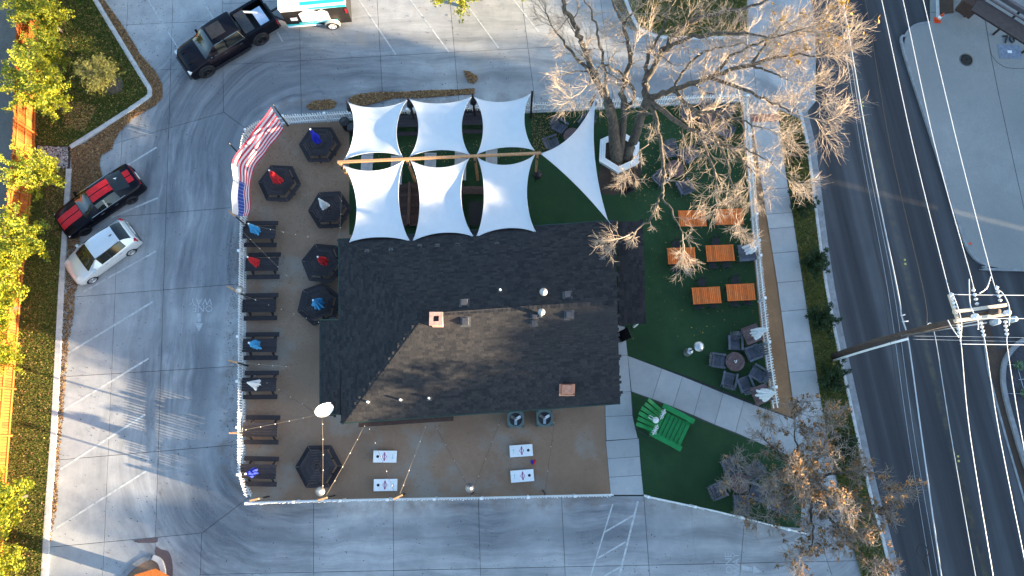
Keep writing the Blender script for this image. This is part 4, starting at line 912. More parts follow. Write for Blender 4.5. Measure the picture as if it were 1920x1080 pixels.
# bin beside the north west sail
t = thing('litter_bin', 'black round bin against the north fence beside the north west sail', 'bin', P(652, 240, 0)); MB().lathe([(.24, 0), (.28, .8), (.30, .82), (.30, .88), (.2, .95), (.05, 1.0)], 16).build('body', BLACKP, t)
MB().lathe([(.12, .99), (.10, 1.02)], 12).build('lid', DARKM, t)
t = thing('litter_bin', 'black square bin between the white fence and the hexagonal table', 'bin', P(664, 249, 0), .2); MB().box((0, 0, .4), (.42, .42, .8)).build('body', BLACKP, t); MB().box((0, 0, .84), (.48, .48, .08), 0, 0, None, .8).build('lid', DARKM, t)

# cornhole boards
RUST = M('magenta_print', (.38, .06, .16), .7, .1, 9); TEAL = M('pale_teal_print', (.25, .48, .50), .7, .1, 9); NAVY = M('navy_print', (.05, .06, .22), .7, .1, 9)
def cornhole(px, py, rz, label, dirn):
    t = thing('cornhole_board', label, 'cornhole board', P(px, py, 0), rz + (math.pi if dirn < 0 else 0), 'white cornhole boards on the granite')
    m = Matrix.Rotation(.10, 4, 'Y'); m.translation = (0, 0, .19)          # hole end (-x) raised
    n = 24; vs = []; fs = []
    hc = (-.38, 0)
    for j in range(n):
        a = 2 * math.pi * j / n; c, s = math.cos(a), math.sin(a); vs.append((hc[0] + .076 * c, hc[1] + .076 * s, 0)); k = min((.61 - hc[0]) / c if c > 1e-6 else ((-.61 - hc[0]) / c if c < -1e-6 else 1e9), .305 / abs(s) if abs(s) > 1e-6 else 1e9); vs.append((hc[0] + k * c, hc[1] + k * s, 0))
    for j in range(n): a, b = 2 * j, 2 * ((j + 1) % n); fs.append((a, a + 1, b + 1, b))
    for cx, cy in ((.61, .305), (-.61, .305), (-.61, -.305), (.61, -.305)):
        k = len(vs); vs.append((cx, cy, 0)); d = sorted(range(n), key=lambda j: (vs[2 * j + 1][0] - cx) ** 2 + (vs[2 * j + 1][1] - cy) ** 2)[:4]
        best = [(j, (j + 1) % n) for j in range(n) if abs(vs[2 * j + 1][0] - vs[2 * ((j + 1) % n) + 1][0]) > 1e-4 and abs(vs[2 * j + 1][1] - vs[2 * ((j + 1) % n) + 1][1]) > 1e-4]
        q = min(best, key=lambda p: (vs[2 * p[0] + 1][0] - cx) ** 2 + (vs[2 * p[0] + 1][1] - cy) ** 2); fs.append((2 * q[0] + 1, k, 2 * q[1] + 1))
    MB().add(vs, fs, 0, m).build('board', WHITE, t)
    MB().box((0, .29, -.05), (1.22, .02, .09), 0, 0, m).box((0, -.29, -.05), (1.22, .02, .09), 0, 0, m).box((.60, 0, -.05), (.02, .56, .09), 0, 0, m).box((-.60, 0, -.05), (.02, .56, .09), 0, 0, m).build('frame', WHITE, t)
    MB().box((hc[0], 0, -.035), (.25, .25, .01), 0, 0, m).build('hole_liner', BLACKP, t)
    MB().box((-.56, .24, .10), (.03, .08, .26)).box((-.56, -.24, .10), (.03, .08, .26)).build('leg', WHITE, t)
    z = .003; lg = MB(); dia = [(-.03, .22), (.0, .22), (.02, .12), (.10, 0), (.02, -.12), (0, -.22), (-.06, -.22), (-.08, -.12), (-.16, 0), (-.08, .12), (-.06, .22)]
    lg.prism(dia, z - .002, z, 0, m); lg.prism([(x * .72 - .008, y * .8) for x, y in dia], z, z + .001, 1, m); lg.box((-.03, 0, z + .002), (.05, .40, .001), 0, 0, m); lg.box((-.03, 0, z + .003), (.02, .30, .001), 0, 2, m)
    lg.build('logo', [RUST, WHITE, NAVY], t)
    mb = MB()
    for k in range(4): mb.box((.40, -.09 + k * .06, z), (.055, .035, .001), 0, 0, m)
    mb.build('lettering', TEAL, t)
cornhole(723, 856, -.01, 'white cornhole board, upper one of the left pair', 1); cornhole(724, 909, .01, 'white cornhole board, lower one of the left pair', 1)
cornhole(977, 845, .07, 'white cornhole board, upper one of the right pair', -1); cornhole(979, 892, .08, 'white cornhole board, lower one of the right pair', -1)
t = thing('bean_bags', 'red and blue bean bags lying between the right pair of cornhole boards', 'bean bags', P(1000, 866, .01))
for x, y, m in ((-.07, .03, UM['blue']), (.06, .05, UM['red']), (.02, -.07, UM['red']), (-.05, -.05, UM['navy'])): MB().box((x, y, .03), (.14, .13, .05), x * 9, 0, None, .7).build('bag', m, t)

# giant green chair with skeleton figures behind
GRN = M('bright_green_paint', (.014, .185, .048), .35, .2, 3, rand=.08)
gc = adir('giant bright green wooden chair on the lower turf triangle', 2.28, GRN, GRN, None, 'giant chair', 'giant_chair', .85)
gc.location = P(1254, 803, 0); gc.rotation_euler = (0, 0, R(-90 - 28)); gc.scale = (1.0, 1.0, .85)
fr = thing('black_bench_frame', 'black metal frame lying behind the giant green chair', 'frame', P(1216, 795, 0), R(-28))
mb = MB(); 
for a, b in (((-.5, -.6, .3), (-.5, .75, .3)), ((-.5, .75, .3), (.3, .75, .3)), ((-.5, -.6, .3), (.3, -.6, .3)), ((.3, -.6, .3), (.3, .75, .3)), ((-.5, .45, .3), (.3, .45, .3)), ((-.5, -.6, 0), (-.5, -.6, .3)), ((.3, -.6, 0), (.3, -.6, .3)), ((-.5, .75, 0), (-.5, .75, .3)), ((.3, .75, 0), (.3, .75, .3))): mb.tube([a, b], .022, 6)
mb.build('frame', DARKM, fr)
BONE = M('bone_white_plastic', (.62, .62, .60), .5, .1, 9)
sk = thing('skeleton_decoration', 'white plastic skeleton decoration hung on the back of the green chair', 'decoration', P(1221, 789, 0) + Vector((0, 0, 1.2)), R(-28))
MB().lathe([(.03, -.16), (.12, -.12), (.17, 0), (.15, .12), (.06, .19), (.01, .2)], 14).build('skull', BONE, sk)
mb = MB()
for s in (-1, 1):
    for k in range(5): y = s * (.25 + k * .10); mb.tube([(.10, y, -.1), (.2, y + .02, .02), (.30, y, -.1)], .020, 5)
    mb.tube([(.2, s * .15, -.02), (.2, s * .75, -.05)], .028, 5); mb.tube([(.12, s * .3, 0), (.32, s * .62, -.05)], .022, 5); mb.tube([(.3, s * .3, 0), (.08, s * .6, -.05)], .022, 5)
    mb.tube([(-.1, s * .05, 0), (-.3, s * .07, .05), (-.42, s * .04, .05)], .018, 5)
mb.build('bones', BONE, sk)
hm = MB(); 
# patio heater
def heater(px, py, label, h=2.6):
    t = thing('patio_heater', label, 'patio heater', P(px, py, 0), 0, 'mushroom patio heaters'); MB().lathe([(.22, 0), (.22, .08), (.19, .10), (.19, .62), (.15, .70), (.05, .72)], 20).build('base', METAL, t)
    MB().lathe([(.035, .7), (.035, h - .5), (.10, h - .48), (.12, h - .2), (.05, h - .15)], 12).build('burner_post', DARKM, t); MB().lathe([(.27, h - .10), (.265, h - .08), (.19, h - .02), (.08, h + .03), (.02, h + .05)], 24).build('reflector', METAL, t)
heater(1288, 661, 'shiny mushroom patio heater standing on the turf left of the chair circle')
t = thing('barrel_grill', 'small black grill on the turf below the end of the timber beam', 'grill', P(1007, 336, 0)); MB().lathe([(.10, .5), (.26, .6), (.29, .78), (.22, .92), (.05, 1.0)], 14).build('bowl', BLACKP, t)
for k in range(3): a = k * 2.1; MB().tube([(.22 * math.cos(a), .22 * math.sin(a), 0), (.1 * math.cos(a), .1 * math.sin(a), .6)], .02, 5).build('leg', DARKM, t)
# sandwich boards
CHALK = M('chalk_writing', (.55, .6, .6), .9, .2, 9)
def aboard(px, py, rz, label):
    t = thing('sandwich_board', label, 'sign', P(px, py, 0), rz)
    for s, nm in ((1, 'panel'), (-1, 'panel')):
        m = Matrix.Rotation(s * R(24), 4, 'X'); m.translation = (0, s * -.20, .45); o = MB().box((0, 0, 0), (.6, .03, .98), 0, 0, m).build(nm, BLACKP, t); mb = MB()
        for k in range(4): mb.box((0, s * -.018, .3 - k * .2), (.40 - .05 * (k % 2), .004, .07 if k % 2 else .12), 0, 0, m)
        mb.build('lettering', CHALK, o)
aboard(1174, 358, .5, 'black sandwich board with chalk lettering beside the white tree bench'); aboard(1163, 632, 1.9, 'black sandwich board half hidden by the east eave on the walk')
# hexagonal white bench round the tree
tb = thing('tree_bench', 'white hexagonal slatted bench around the big bare tree', 'bench', P(1159, 290, 0))
for k in range(6):
    for q in range(3):
        r0, r1 = 1.32 - q * .135, 1.32 - q * .135 - .125; p = [hexpt(r0, k + .43, .44), hexpt(r0, k + 1.43, .44), hexpt(r1, k + 1.43, .44), hexpt(r1, k + .43, .44)]; MB().add(p + [(x, y, .475) for x, y, z in p], [(3, 2, 1, 0), (4, 5, 6, 7), (0, 1, 5, 4), (1, 2, 6, 5), (2, 3, 7, 6), (3, 0, 4, 7)]).build('slat', WHITE, tb)
    x, y, z = hexpt(1.15, k + .43, 0); MB().box((x, y, .21), (.08, .08, .43)).build('leg', WHITE, tb)
    a, b = Vector(hexpt(.97, k + .43, .80)), Vector(hexpt(.97, k + 1.43, .80))
    MB().beam(hexpt(1.24, k + .43, .15), hexpt(1.24, k + 1.43, .15), .03, .10).build('apron', WHITE, tb)

# ------------------------------------------------------------------ flag on the north west corner
FR, FW, FB = M('flag_red', (.42, .035, .06), .8, .1, 4, trans=.2), M('flag_white', (.56, .54, .54), .8, .05, 4, trans=.25), M('flag_blue', (.035, .06, .24), .8, .1, 4, trans=.15)
fg = thing('flag', 'large red white and blue stars and stripes flag hung over the fence corner', 'flag')
ft = smooth_line([P(508, 201, 2.65), P(471, 252, 2.5), P(438, 298, 2.6), P(436, 350, 2.5), P(434, 400, 2.5)], 12); fb = smooth_line([P(531, 243, 1.75), P(500, 284, 1.65), P(474, 322, 1.6), P(470, 362, 1.6), P(467, 405, 1.6)], 12)
nu, nv = 48, 26
def fp(u, v):
    k = u * (len(ft) - 1); i = min(int(k), len(ft) - 2); f = k - i; a = ft[i].lerp(ft[i + 1], f); b = fb[i].lerp(fb[i + 1], f); p = a.lerp(b, v)
    p.z += .06 * math.sin(u * 17 + v * 3) * v + .03 * math.sin(u * 31 - v * 5) * v - .22 * math.sin(v * math.pi); p += Vector((.7, .3, 0)) * (.05 * math.sin(u * 21 + v * 2)); return p
flag_bits = {}
for i in range(nu):
    for j in range(nv):
        u, v = (i + .5) / nu, (j + .5) / nv
        g = 'heading' if (u > .55 and v < .26) else 'canton' if (u > .66 and v < .58) else ('stripe', j // 2)
        flag_bits.setdefault(g, []).append([fp(i / nu, j / nv), fp((i + 1) / nu, j / nv), fp((i + 1) / nu, (j + 1) / nv), fp(i / nu, (j + 1) / nv)])
for g, qs in flag_bits.items():
    mb = MB()
    for q in qs: mb.add(q, [(3, 2, 1, 0)], 0, None, True)
    o = mb.build(g if isinstance(g, str) else 'stripe', FW if g == 'heading' else FB if g == 'canton' else (FR if g[1] % 2 == 0 else FW), fg)
    if g == 'canton':
        st = MB()
        for a in range(10):
            for b in range(5):
                c = fp(.68 + a * .033, .285 + b * .063 + (.03 if a % 2 else 0)) + Vector((.0, 0, .012)); pts = [c + Vector((math.cos(k * math.pi / 5) * (.036 if k % 2 == 0 else .015), math.sin(k * math.pi / 5) * (.036 if k % 2 == 0 else .015), 0)) for k in range(10)]
                st.add(pts + [c], [(k, (k + 1) % 10, 10) for k in range(10)])
        st.build('stars', FW, o)
def lpole(bx, by, z, label, lamp=None, cable=None, wood=True):
    t = thing('light_pole', label, 'pole', P(bx, by, 0)); MB().tube([(0, 0, 0), (0, 0, z)], [.045, .04], 8).build('pole', DARKM, t)
    d = Vector((t.location.x, t.location.y, 0)).normalized()
    if wood: MB().beam(Vector((0, 0, z - .45)), Vector((0, 0, z + .05)), .07, .07).beam(Vector((0, 0, z)) - d * .3, Vector((0, 0, z + .02)) + d * .15, .08, .12).build('timber_cap', WOODP, t)
    if lamp: 
        l = Vector((lamp[0], lamp[1], z - .35)); MB().tube([(0, 0, z - .5), tuple(l * .6 + Vector((0, 0, .25))), tuple(l)], .018, 6).build('bracket', DARKM, t); MB().lathe([(.24, -.16), (.235, -.14), (.17, -.02), (.06, .08), (.02, .12)], 18, 0, Matrix.Translation(l)).build('lamp_shade', METAL, t)
    return t
lpole(540, 236, 2.7, 'dark pole holding the north end of the flag', None, None, False); lpole(462, 303, 2.6, 'short dark pole holding the bend of the flag', None, None, False)
lpole(465, 425, 2.45, 'pole with a timber cap at the south end of the flag'); lpole(464, 557, 2.45, 'pole with a round metal lamp on the west fence', (.28, -.02)); lpole(465, 686, 2.3, 'pole with a timber cap midway along the west fence')
lpole(466, 813, 2.2, 'pole with a timber cap toward the south of the west fence'); lpole(504, 931, 2.3, 'pole in the south west corner of the fence'); lpole(627, 929, 2.6, 'pole with a round metal lamp beside the corner hexagonal table', (-.2, .35))
lpole(759, 926, 2.6, 'pole with a timber cap below the left cornhole boards'); lpole(888, 923, 2.5, 'pole with a grey lamp on the south fence between the cornhole pairs', (-.08, .35), wood=False); lpole(1018, 920, 2.5, 'dark short pole on the south fence below the right cornhole boards', wood=False)
BULB = M('clear_bulb_glass', (.75, .72, .62), .15, .05, 3)
def string(pts, label, step=.75, m=None):
    t = thing('string_lights', label, 'string lights', (0, 0, 0), 0, 'strings of bulbs over the yard'); a, b = Vector(pts[0]), Vector(pts[1]); L = (b - a).length; q = [a.lerp(b, k / 16) - Vector((0, 0, L * .035 * 4 * (k / 16) * (1 - k / 16))) for k in range(17)]
    MB().tube(q, .007, 4).build('cable', m or M('tan_cable', (.22, .17, .12), .7, .1, 3), t)
    for p in resample(q, step)[1:]: MB().lathe([(.012, 0), (.014, -.03), (.026, -.06), (.015, -.09)], 8, 0, Matrix.Translation(p)).build('bulb', BULB, t)
DC = M('dark_cable', (.05, .03, .03), .7, .1, 3)
rc = P(600, 777, 2.7)
string([P(433, 413, 2.4), P(588, 445, 3.0)], 'string of bulbs from the pole at the flag to the roof corner'); string([P(433, 413, 2.4), P(540, 520, 2.6)], 'string of bulbs running down from the flag pole over the second table')
string([P(430, 545, 2.4), P(480, 562, 2.5)], 'short string of bulbs at the west lamp pole'); string([P(430, 545, 2.4), P(600, 605, 2.9)], 'string of bulbs from the west lamp pole to the eave', .75, DC); string([P(431, 678, 2.3), P(545, 688, 2.6)], 'string of bulbs from the middle west pole')
string([P(431, 678, 2.3), P(598, 777, 2.75)], 'string of bulbs from the middle west pole to the south west roof corner', .75, DC); string([P(432, 811, 2.3), rc], 'string of bulbs from the lower west pole to the south west roof corner')
string([P(604, 941, 2.6), P(604, 785, 2.75)], 'string of bulbs hanging straight up the picture over the corner hexagonal table'); string([P(612, 928, 2.6), P(684, 797, 2.75)], 'string of bulbs slanting from the lamp pole to the south eave'); string([P(745, 938, 2.6), P(800, 793, 2.75)], 'string of bulbs from the pole below the left cornhole boards')
string([P(745, 938, 2.6), P(690, 800, 2.75)], 'second string of bulbs from the pole below the left cornhole boards', .75, DC); string([P(884, 926, 2.5), P(815, 797, 2.75)], 'dark cable from the grey lamp to the south eave', .9, DC); string([P(884, 926, 2.5), P(940, 785, 2.75)], 'thin dark cable rising right from the grey lamp', .9, DC); string([P(1021, 930, 2.4), P(1042, 775, 2.75)], 'thin dark cable from the right hand short pole', 1.2, DC)
string([P(640, 350, 3.0), P(636, 447, 3.0)], 'short string of bulbs beside the south west sail')
# signage around street: cone, covers
t = thing('traffic_cone', 'orange traffic cone with a white collar at the forecourt kerb across the street', 'traffic cone', P(1757, 38, .05)); OC = M('orange_cone_plastic', (.62, .07, .02), .5, .1, 4)
MB().box((0, 0, .02), (.38, .38, .04)).build('base', OC, t); MB().lathe([(.15, .04), (.115, .24)], 14).lathe([(.08, .45), (.03, .72)], 14).build('cone', OC, t); MB().lathe([(.116, .24), (.08, .45)], 14).build('collar', WHITE, t)
t = thing('manhole_cover', 'round dark manhole cover set in the forecourt', 'manhole cover', P(1812, 112, .052)); MB().lathe([(.42, 0), (.42, .006)], 32).build('frame', DARKM, t)
mb = MB(); 
for r0 in (.10, .22, .34): mb.lathe([(r0 + .03, .006), (r0 + .03, .012), (r0, .012), (r0, .006)], 28)
mb.build('ring', M('worn_iron', (.10, .10, .105), .6, .2, 6), t)
t = thing('utility_vault_lid', 'rectangular blue grey vault lid on the forecourt beside the awning', 'vault lid', P(1893, 97, .052), -.04); MB().box((0, 0, .006), (1.35, .92, .012)).build('lid', M('blue_grey_lid', (.15, .18, .23), .7, .3, 5), t); MB().box((0, 0, .014), (.26, .16, .006)).build('label_plate', WHITE, t)
t = thing('paint_mark', 'small orange red utility paint mark on the forecourt edge', 'paint mark', P(1817, 457, .056)); MB().box((0, 0, 0), (.36, .05, .003), .1).box((.1, .0, .001), (.05, .22, .003), .3).build('mark', OC, t)
for px, py, l in ((1618, 195, 'small yellow road reflector at the top of the street'), (1697, 491, 'small yellow road reflector midway along the street'), (1797, 860, 'small yellow road reflector near the bottom of the street')):
    t = thing('road_reflector', l, 'reflector', P(px, py, -.058), 0, 'yellow reflectors on the street centre line')
    for dy in (-.12, .12): MB().box((0, dy, .012), (.11, .11, .024), 0, 0, None, .7).build('stud', M('reflector_yellow', (.5, .42, .12), .4, .1, 4), t)
for (a, b, y) in ((.25, 0, 0),):
    pass
t = thing('metal_awning', 'dark brown metal framed canopy at the top right corner across the street', 'canopy', Vector((P(1888, 34, 2.4).x, P(1888, 34, 2.4).y, 0)), R(-38))
AW = M('dark_brown_metal', (.035, .022, .018), .6, .3, 4, metal=.2)
MB().box((.4, -.35, 2.4), (4.6, 1.0, .12)).build('roof_panel', AW, t); MB().box((.2, .9, 2.5), (4.8, .16, .3)).box((.2, .35, 2.55), (4.8, .1, .1)).build('truss', M('purple_grey_steel', (.10, .085, .09), .6, .2, 4), t); MB().box((-1.9, 1.6, 1.1), (1.0, 2.6, .9)).build('planter_box', BROWNW, t)
for x in (-1.6, .4, 2.4): MB().box((x, .9, 1.2), (.12, .12, 2.4)).build('post', AW, t)
mb = MB(); vs, fs = text_geo('70', .75, .03); q = P(1892, 74, .1); MB().add(vs, fs, 0, Matrix.Translation(q) @ Matrix.Rotation(.06, 4, 'Z')).build('number', BLACKP, t).matrix_parent_inverse = Matrix.LocRotScale(t.location, t.rotation_euler, None).inverted()
# ------------------------------------------------------------------ vehicles
def lerp(a, b, t): return tuple(x + (y - x) * t for x, y in zip(a, b))
def loft(st, segs, k=5):
    """st: (x, w, zb, wb, zt, wt, crown) stations front to back -> rows of section points and row types"""
    rows = []; types = []
    for i in range(len(st) - 1):
        p0, p1, p2, p3 = st[max(i - 1, 0)], st[i], st[i + 1], st[min(i + 2, len(st) - 1)]
        for j in range(k):
            t = j / k; v = []
            for a, b, c, d in zip(p0, p1, p2, p3):
                m1 = (c - a) / 2; m2 = (d - b) / 2
                if (c - b) * m1 <= 0: m1 = 0
                if (c - b) * m2 <= 0: m2 = 0
                m1 = max(-3 * abs(c - b), min(3 * abs(c - b), m1)); m2 = max(-3 * abs(c - b), min(3 * abs(c - b), m2))
                v.append((2 * t ** 3 - 3 * t ** 2 + 1) * b + (t ** 3 - 2 * t ** 2 + t) * m1 + (-2 * t ** 3 + 3 * t ** 2) * c + (t ** 3 - t ** 2) * m2)
            rows.append(v); types.append(segs[i])
    rows.append(list(st[-1])); return rows, types
def section(r):
    x, w, zb, wb, zt, wt, cr = r
    return [(x, w * .93, .20), (x, w * .985, .34), (x, w, .52), (x, w * .995, zb - .10), (x, wb + .015, zb - .02), (x, wb, zb), (x, wt, zt), (x, wt * .9, zt + cr * .45), (x, wt * .5, zt + cr * .9), (x, 0, zt + cr)]
def car(name, label, cat, wheels, st, segs, paint, L, wr=.33, stripes=None, details=None, glass=None):
    t = thing(name, label, cat, *wheels); rows, types = loft(st, segs); secs = [section(r) for r in rows]; n = len(secs[0]); parts = {}
    for s in (1, -1):
        for i in range(len(secs) - 1):
            for j in range(n - 1):
                ty = types[i]
                if j >= 6: g = {'wind': 'windshield', 'rear': 'rear_window', 'roof': 'roof', 'hood': 'hood', 'deck': 'body', 'body': 'body'}[ty]
                elif j == 5: g = 'side_window' if ty == 'roof' else 'body'
                else: g = 'body'
                q = [secs[i][j], secs[i + 1][j], secs[i + 1][j + 1], secs[i][j + 1]]; q = [(a, b * s, c) for a, b, c in q]
                if s > 0: q = q[::-1]
                parts.setdefault(g, []).append(q)
    for s in (1, -1):
        for e in (0, -1):
            c = (secs[e][0][0], 0, .45); q = [(a, b * s, z) for a, b, z in secs[e]]
            for j in range(n - 1): f = [q[j], q[j + 1], c]; parts['body'].append(f if (s > 0) == (e == 0) else f[::-1])
    G = glass or M('car_glass', (.010, .012, .012), .06, .1, 3, spec=.5)
    for g, fs in parts.items():
        mb = MB(); key = {}
        for f in fs:
            idx = []
            for v in f:
                kk = (round(v[0], 4), round(v[1], 4), round(v[2], 4))
                if kk not in key: key[kk] = len(mb.v); mb.v.append(kk)
                idx.append(key[kk])
            idx = tuple(dict.fromkeys(idx))
            if len(idx) > 2: mb.f.append(idx); mb.mi.append(0); mb.sm.append(True)
        mb.build(g, G if g in ('windshield', 'rear_window', 'side_window') else paint, t)
    return t, rows, types
TYRE = M('tyre_rubber', (.018, .018, .02), .85, .2, 8)
def wheel(t, x, y, r, side, rimm, wd=.22, spokes=5):
    m = Matrix.Translation((x, y, r)) @ Matrix.Rotation(-side * math.pi / 2, 4, 'X')
    o = MB().lathe([(r * .62, -wd / 2), (r * .96, -wd / 2), (r, -wd / 2 + .03), (r, wd / 2 - .03), (r * .95, wd / 2), (r * .68, wd / 2 + .005), (r * .66, wd / 2 - .03)], 28, 0, m).build('wheel', TYRE, t)
    mb = MB().lathe([(r * .68, wd / 2 - .03), (r * .70, wd / 2 + .008), (r * .64, wd / 2 + .008), (r * .62, wd / 2 - .03)], 28, 0, m)
    for k in range(spokes):
        a = k * 2 * math.pi / spokes; mb.beam(m @ Vector((0, 0, wd / 2 - .005)), m @ Vector((r * .64 * math.cos(a), r * .64 * math.sin(a), wd / 2)), .055, .02)
    mb.lathe([(.06, wd / 2 - .02), (.05, wd / 2 + .015)], 10, 0, m); mb.build('rim', rimm, o)
    MB().lathe([(r * 1.13, -.09), (r * 1.13, .0), (r * 1.0, .0)], 26, 0, Matrix.Translation((x, y + side * .055, r * 1.03)) @ Matrix.Rotation(-side * math.pi / 2, 4, 'X')).build('wheel_well', BLACKP, t)
SILVER = M('silver_paint', (.52, .54, .55), .28, .04, 2, metal=.35); CARBLK = M('black_car_paint', (.004, .004, .007), .2, .1, 2, spec=.14); RIMS = M('alloy_rim', (.45, .45, .46), .3, .1, 5, metal=.8); RIMB = M('black_rim', (.03, .03, .035), .3, .1, 5, metal=.5)
LAMPR = M('red_lamp_lens', (.35, .01, .02), .2, .1, 5); LAMPW = M('clear_lamp_lens', (.6, .6, .58), .1, .1, 5); CHROME = M('chrome_strip', (.6, .58, .52), .15, .05, 5, metal=1.)
STRIPE = M('red_stripe', (.48, .012, .016), .35, .08, 3)
def place_car(fx, fy, rx, ry, z, half, wb):
    """left side wheels at the two photo points -> location and heading of the car"""
    f, r = P(fx, fy, z), P(rx, ry, z); d = (f - r).normalized(); mid = (f + r) / 2; nl = Vector((-d.y, d.x, 0)); c = mid - nl * half
    return (c.x, c.y, 0), math.atan2(d.y, d.x)
def surf(rows, x, y):
    """height of the lofted skin at x, y"""
    for a, b in zip(rows, rows[1:]):
        if b[0] <= x <= a[0]:
            t = (a[0] - x) / max(1e-6, a[0] - b[0]); r = lerp(a, b, t); pts = section(r)[5:]
            for p, q in zip(pts, pts[1:]):
                if q[1] <= abs(y) <= p[1]: f = (p[1] - abs(y)) / max(1e-6, p[1] - q[1]); return p[2] + (q[2] - p[2]) * f
            return pts[0][2]
    return .5
def patch(t, rows, x0, x1, y0, y1, mat, name, off=.006, nx=10, ny=4):
    vs = []; fs = []
    for i in range(nx + 1):
        for j in range(ny + 1): x = x0 + (x1 - x0) * i / nx; y = y0 + (y1 - y0) * j / ny; vs.append((x, y, surf(rows, x, y) + off))
    for i in range(nx):
        for j in range(ny): a = i * (ny + 1) + j; f = (a, a + 1, a + ny + 2, a + ny + 1); fs.append(f if (x1 > x0) == (y1 < y0) else f[::-1])
    return MB().add(vs, fs, 0, None, True).build(name, mat, t)
def common(t, rows, half, paint, xs, zs):
    for s in (-1, 1):
        MB().box((xs[0], s * (half + .07), zs[0]), (.16, .22, .15), 0, 0, None, .8).build('mirror', paint, t)
        for x in xs[1:]: MB().box((x, s * (half + .012), zs[1]), (.20, .03, .035)).build('door_handle', CHROME, t)
# silver white hatchback
ht = [(2.04, .60, .52, .56, .56, .40, .02), (1.92, .80, .66, .72, .70, .55, .03), (1.55, .87, .80, .80, .86, .62, .06), (1.02, .88, .93, .83, .98, .68, .07), (.22, .88, .98, .83, 1.40, .58, .06), (-.5, .88, 1.0, .83, 1.47, .58, .05), (-1.38, .88, 1.04, .80, 1.42, .54, .05), (-1.86, .84, 1.06, .76, 1.12, .60, .04), (-2.04, .74, .78, .68, .86, .56, .03)]
loc, rz = place_car(175, 522, 246, 471, .3, .80, 2.57)
c1, rows, _ = car('parked_hatchback', 'silver white hatchback parked nose to the lawn beside the black striped car', 'car', (loc, rz), ht, ['hood', 'hood', 'hood', 'wind', 'roof', 'roof', 'rear', 'deck'], SILVER, 4.1)
for x in (1.33, -1.22):
    for s in (-1, 1): wheel(c1, x, s * .79, .31, s, RIMS, .2, 7)
common(c1, rows, .86, SILVER, (.72, .05, -.85), (.98, .86))
for s in (-1, 1):
    patch(c1, rows, 1.93, 1.55, s * .50, s * .76, LAMPW, 'headlight', .01); MB().box((-1.93, s * .74, .88), (.16, .14, .30)).build('tail_light', LAMPR, c1)
    MB().beam((.9, s * .80, 1.0), (.25, s * .60, 1.405), .05, .05).build('pillar', SILVER, c1); MB().beam((-.42, s * .835, 1.0), (-.45, s * .60, 1.46), .05, .04).build('pillar', BLACKP, c1)
    MB().beam((.30, s * .60, 1.44), (-1.3, s * .56, 1.455), .03, .03).build('roof_rail', DARKM, c1)
MB().box((-1.15, 0, 1.51), (.16, .03, .06)).build('antenna_fin', BLACKP, c1); MB().box((-2.06, 0, .62), (.03, .52, .14)).build('number_plate', WHITE, c1); MB().box((2.02, 0, .42), (.06, .9, .16)).build('grille', BLACKP, c1); MB().box((-2.03, 0, .35), (.05, 1.3, .16)).build('rear_diffuser', BLACKP, c1)
patch(c1, rows, 1.02, .96, -.6, .6, BLACKP, 'cowl', .012)
# black fastback with red stripes
sd = [(2.50, .66, .50, .60, .56, .44, .02), (2.38, .86, .66, .78, .70, .60, .03), (1.9, .92, .80, .84, .84, .66, .05), (.95, .93, .92, .85, .96, .70, .05), (.10, .93, .96, .85, 1.36, .56, .06), (-.7, .93, .98, .85, 1.42, .56, .05), (-1.2, .93, 1.0, .84, 1.38, .54, .05), (-2.0, .92, 1.0, .82, 1.06, .62, .04), (-2.42, .88, .96, .78, 1.00, .64, .03), (-2.55, .74, .74, .70, .80, .58, .02)]
loc, rz = place_car(161, 431, 247, 373, .33, .84, 3.05)
c2, rows, _ = car('parked_sedan', 'black fastback with broad red stripes along hood, roof and tail', 'car', (loc, rz), sd, ['hood', 'hood', 'hood', 'wind', 'roof', 'roof', 'rear', 'deck', 'deck'], CARBLK, 5.0)
for x in (1.58, -1.47):
    for s in (-1, 1): wheel(c2, x, s * .84, .35, s, RIMB, .25, 10)
common(c2, rows, .92, CARBLK, (.72, .1, -.8), (.96, .84))
for s in (-1, 1):
    patch(c2, rows, 2.34, .98, s * .03, s * .40, STRIPE, 'hood_stripe'); patch(c2, rows, .06, -1.22, s * .03, s * .40, STRIPE, 'roof_stripe', .008); patch(c2, rows, -2.02, -2.40, s * .03, s * .40, STRIPE, 'tail_stripe', .008)
    MB().beam((-.35, s * .86, .97), (-.45, s * .59, 1.40), .09, .04).build('pillar', M('pale_pillar', (.30, .31, .27), .4, .1, 4), c2); MB().box((2.30, s * .72, .62), (.12, .26, .10)).build('headlight', LAMPW, c2)
    MB().beam((.7, s * .865, .965), (-1.5, s * .86, 1.01), .02, .03).build('window_trim', CHROME, c2)
MB().box((-2.50, 0, .84), (.08, 1.4, .12)).build('tail_light', LAMPR, c2); MB().box((-2.45, 0, 1.04), (.14, 1.5, .03)).build('spoiler', CARBLK, c2); MB().box((-2.57, .0, .62), (.03, .5, .14)).build('number_plate', WHITE, c2)
vs, fs = text_geo('4', .26); m = Matrix.Rotation(R(-21), 4, 'Y'); MB().add(vs, fs, 0, Matrix.Translation((-1.62, -.18, 1.265)) @ m @ Matrix.Rotation(R(-100), 4, 'Z')).build('number', WHITE, c2)
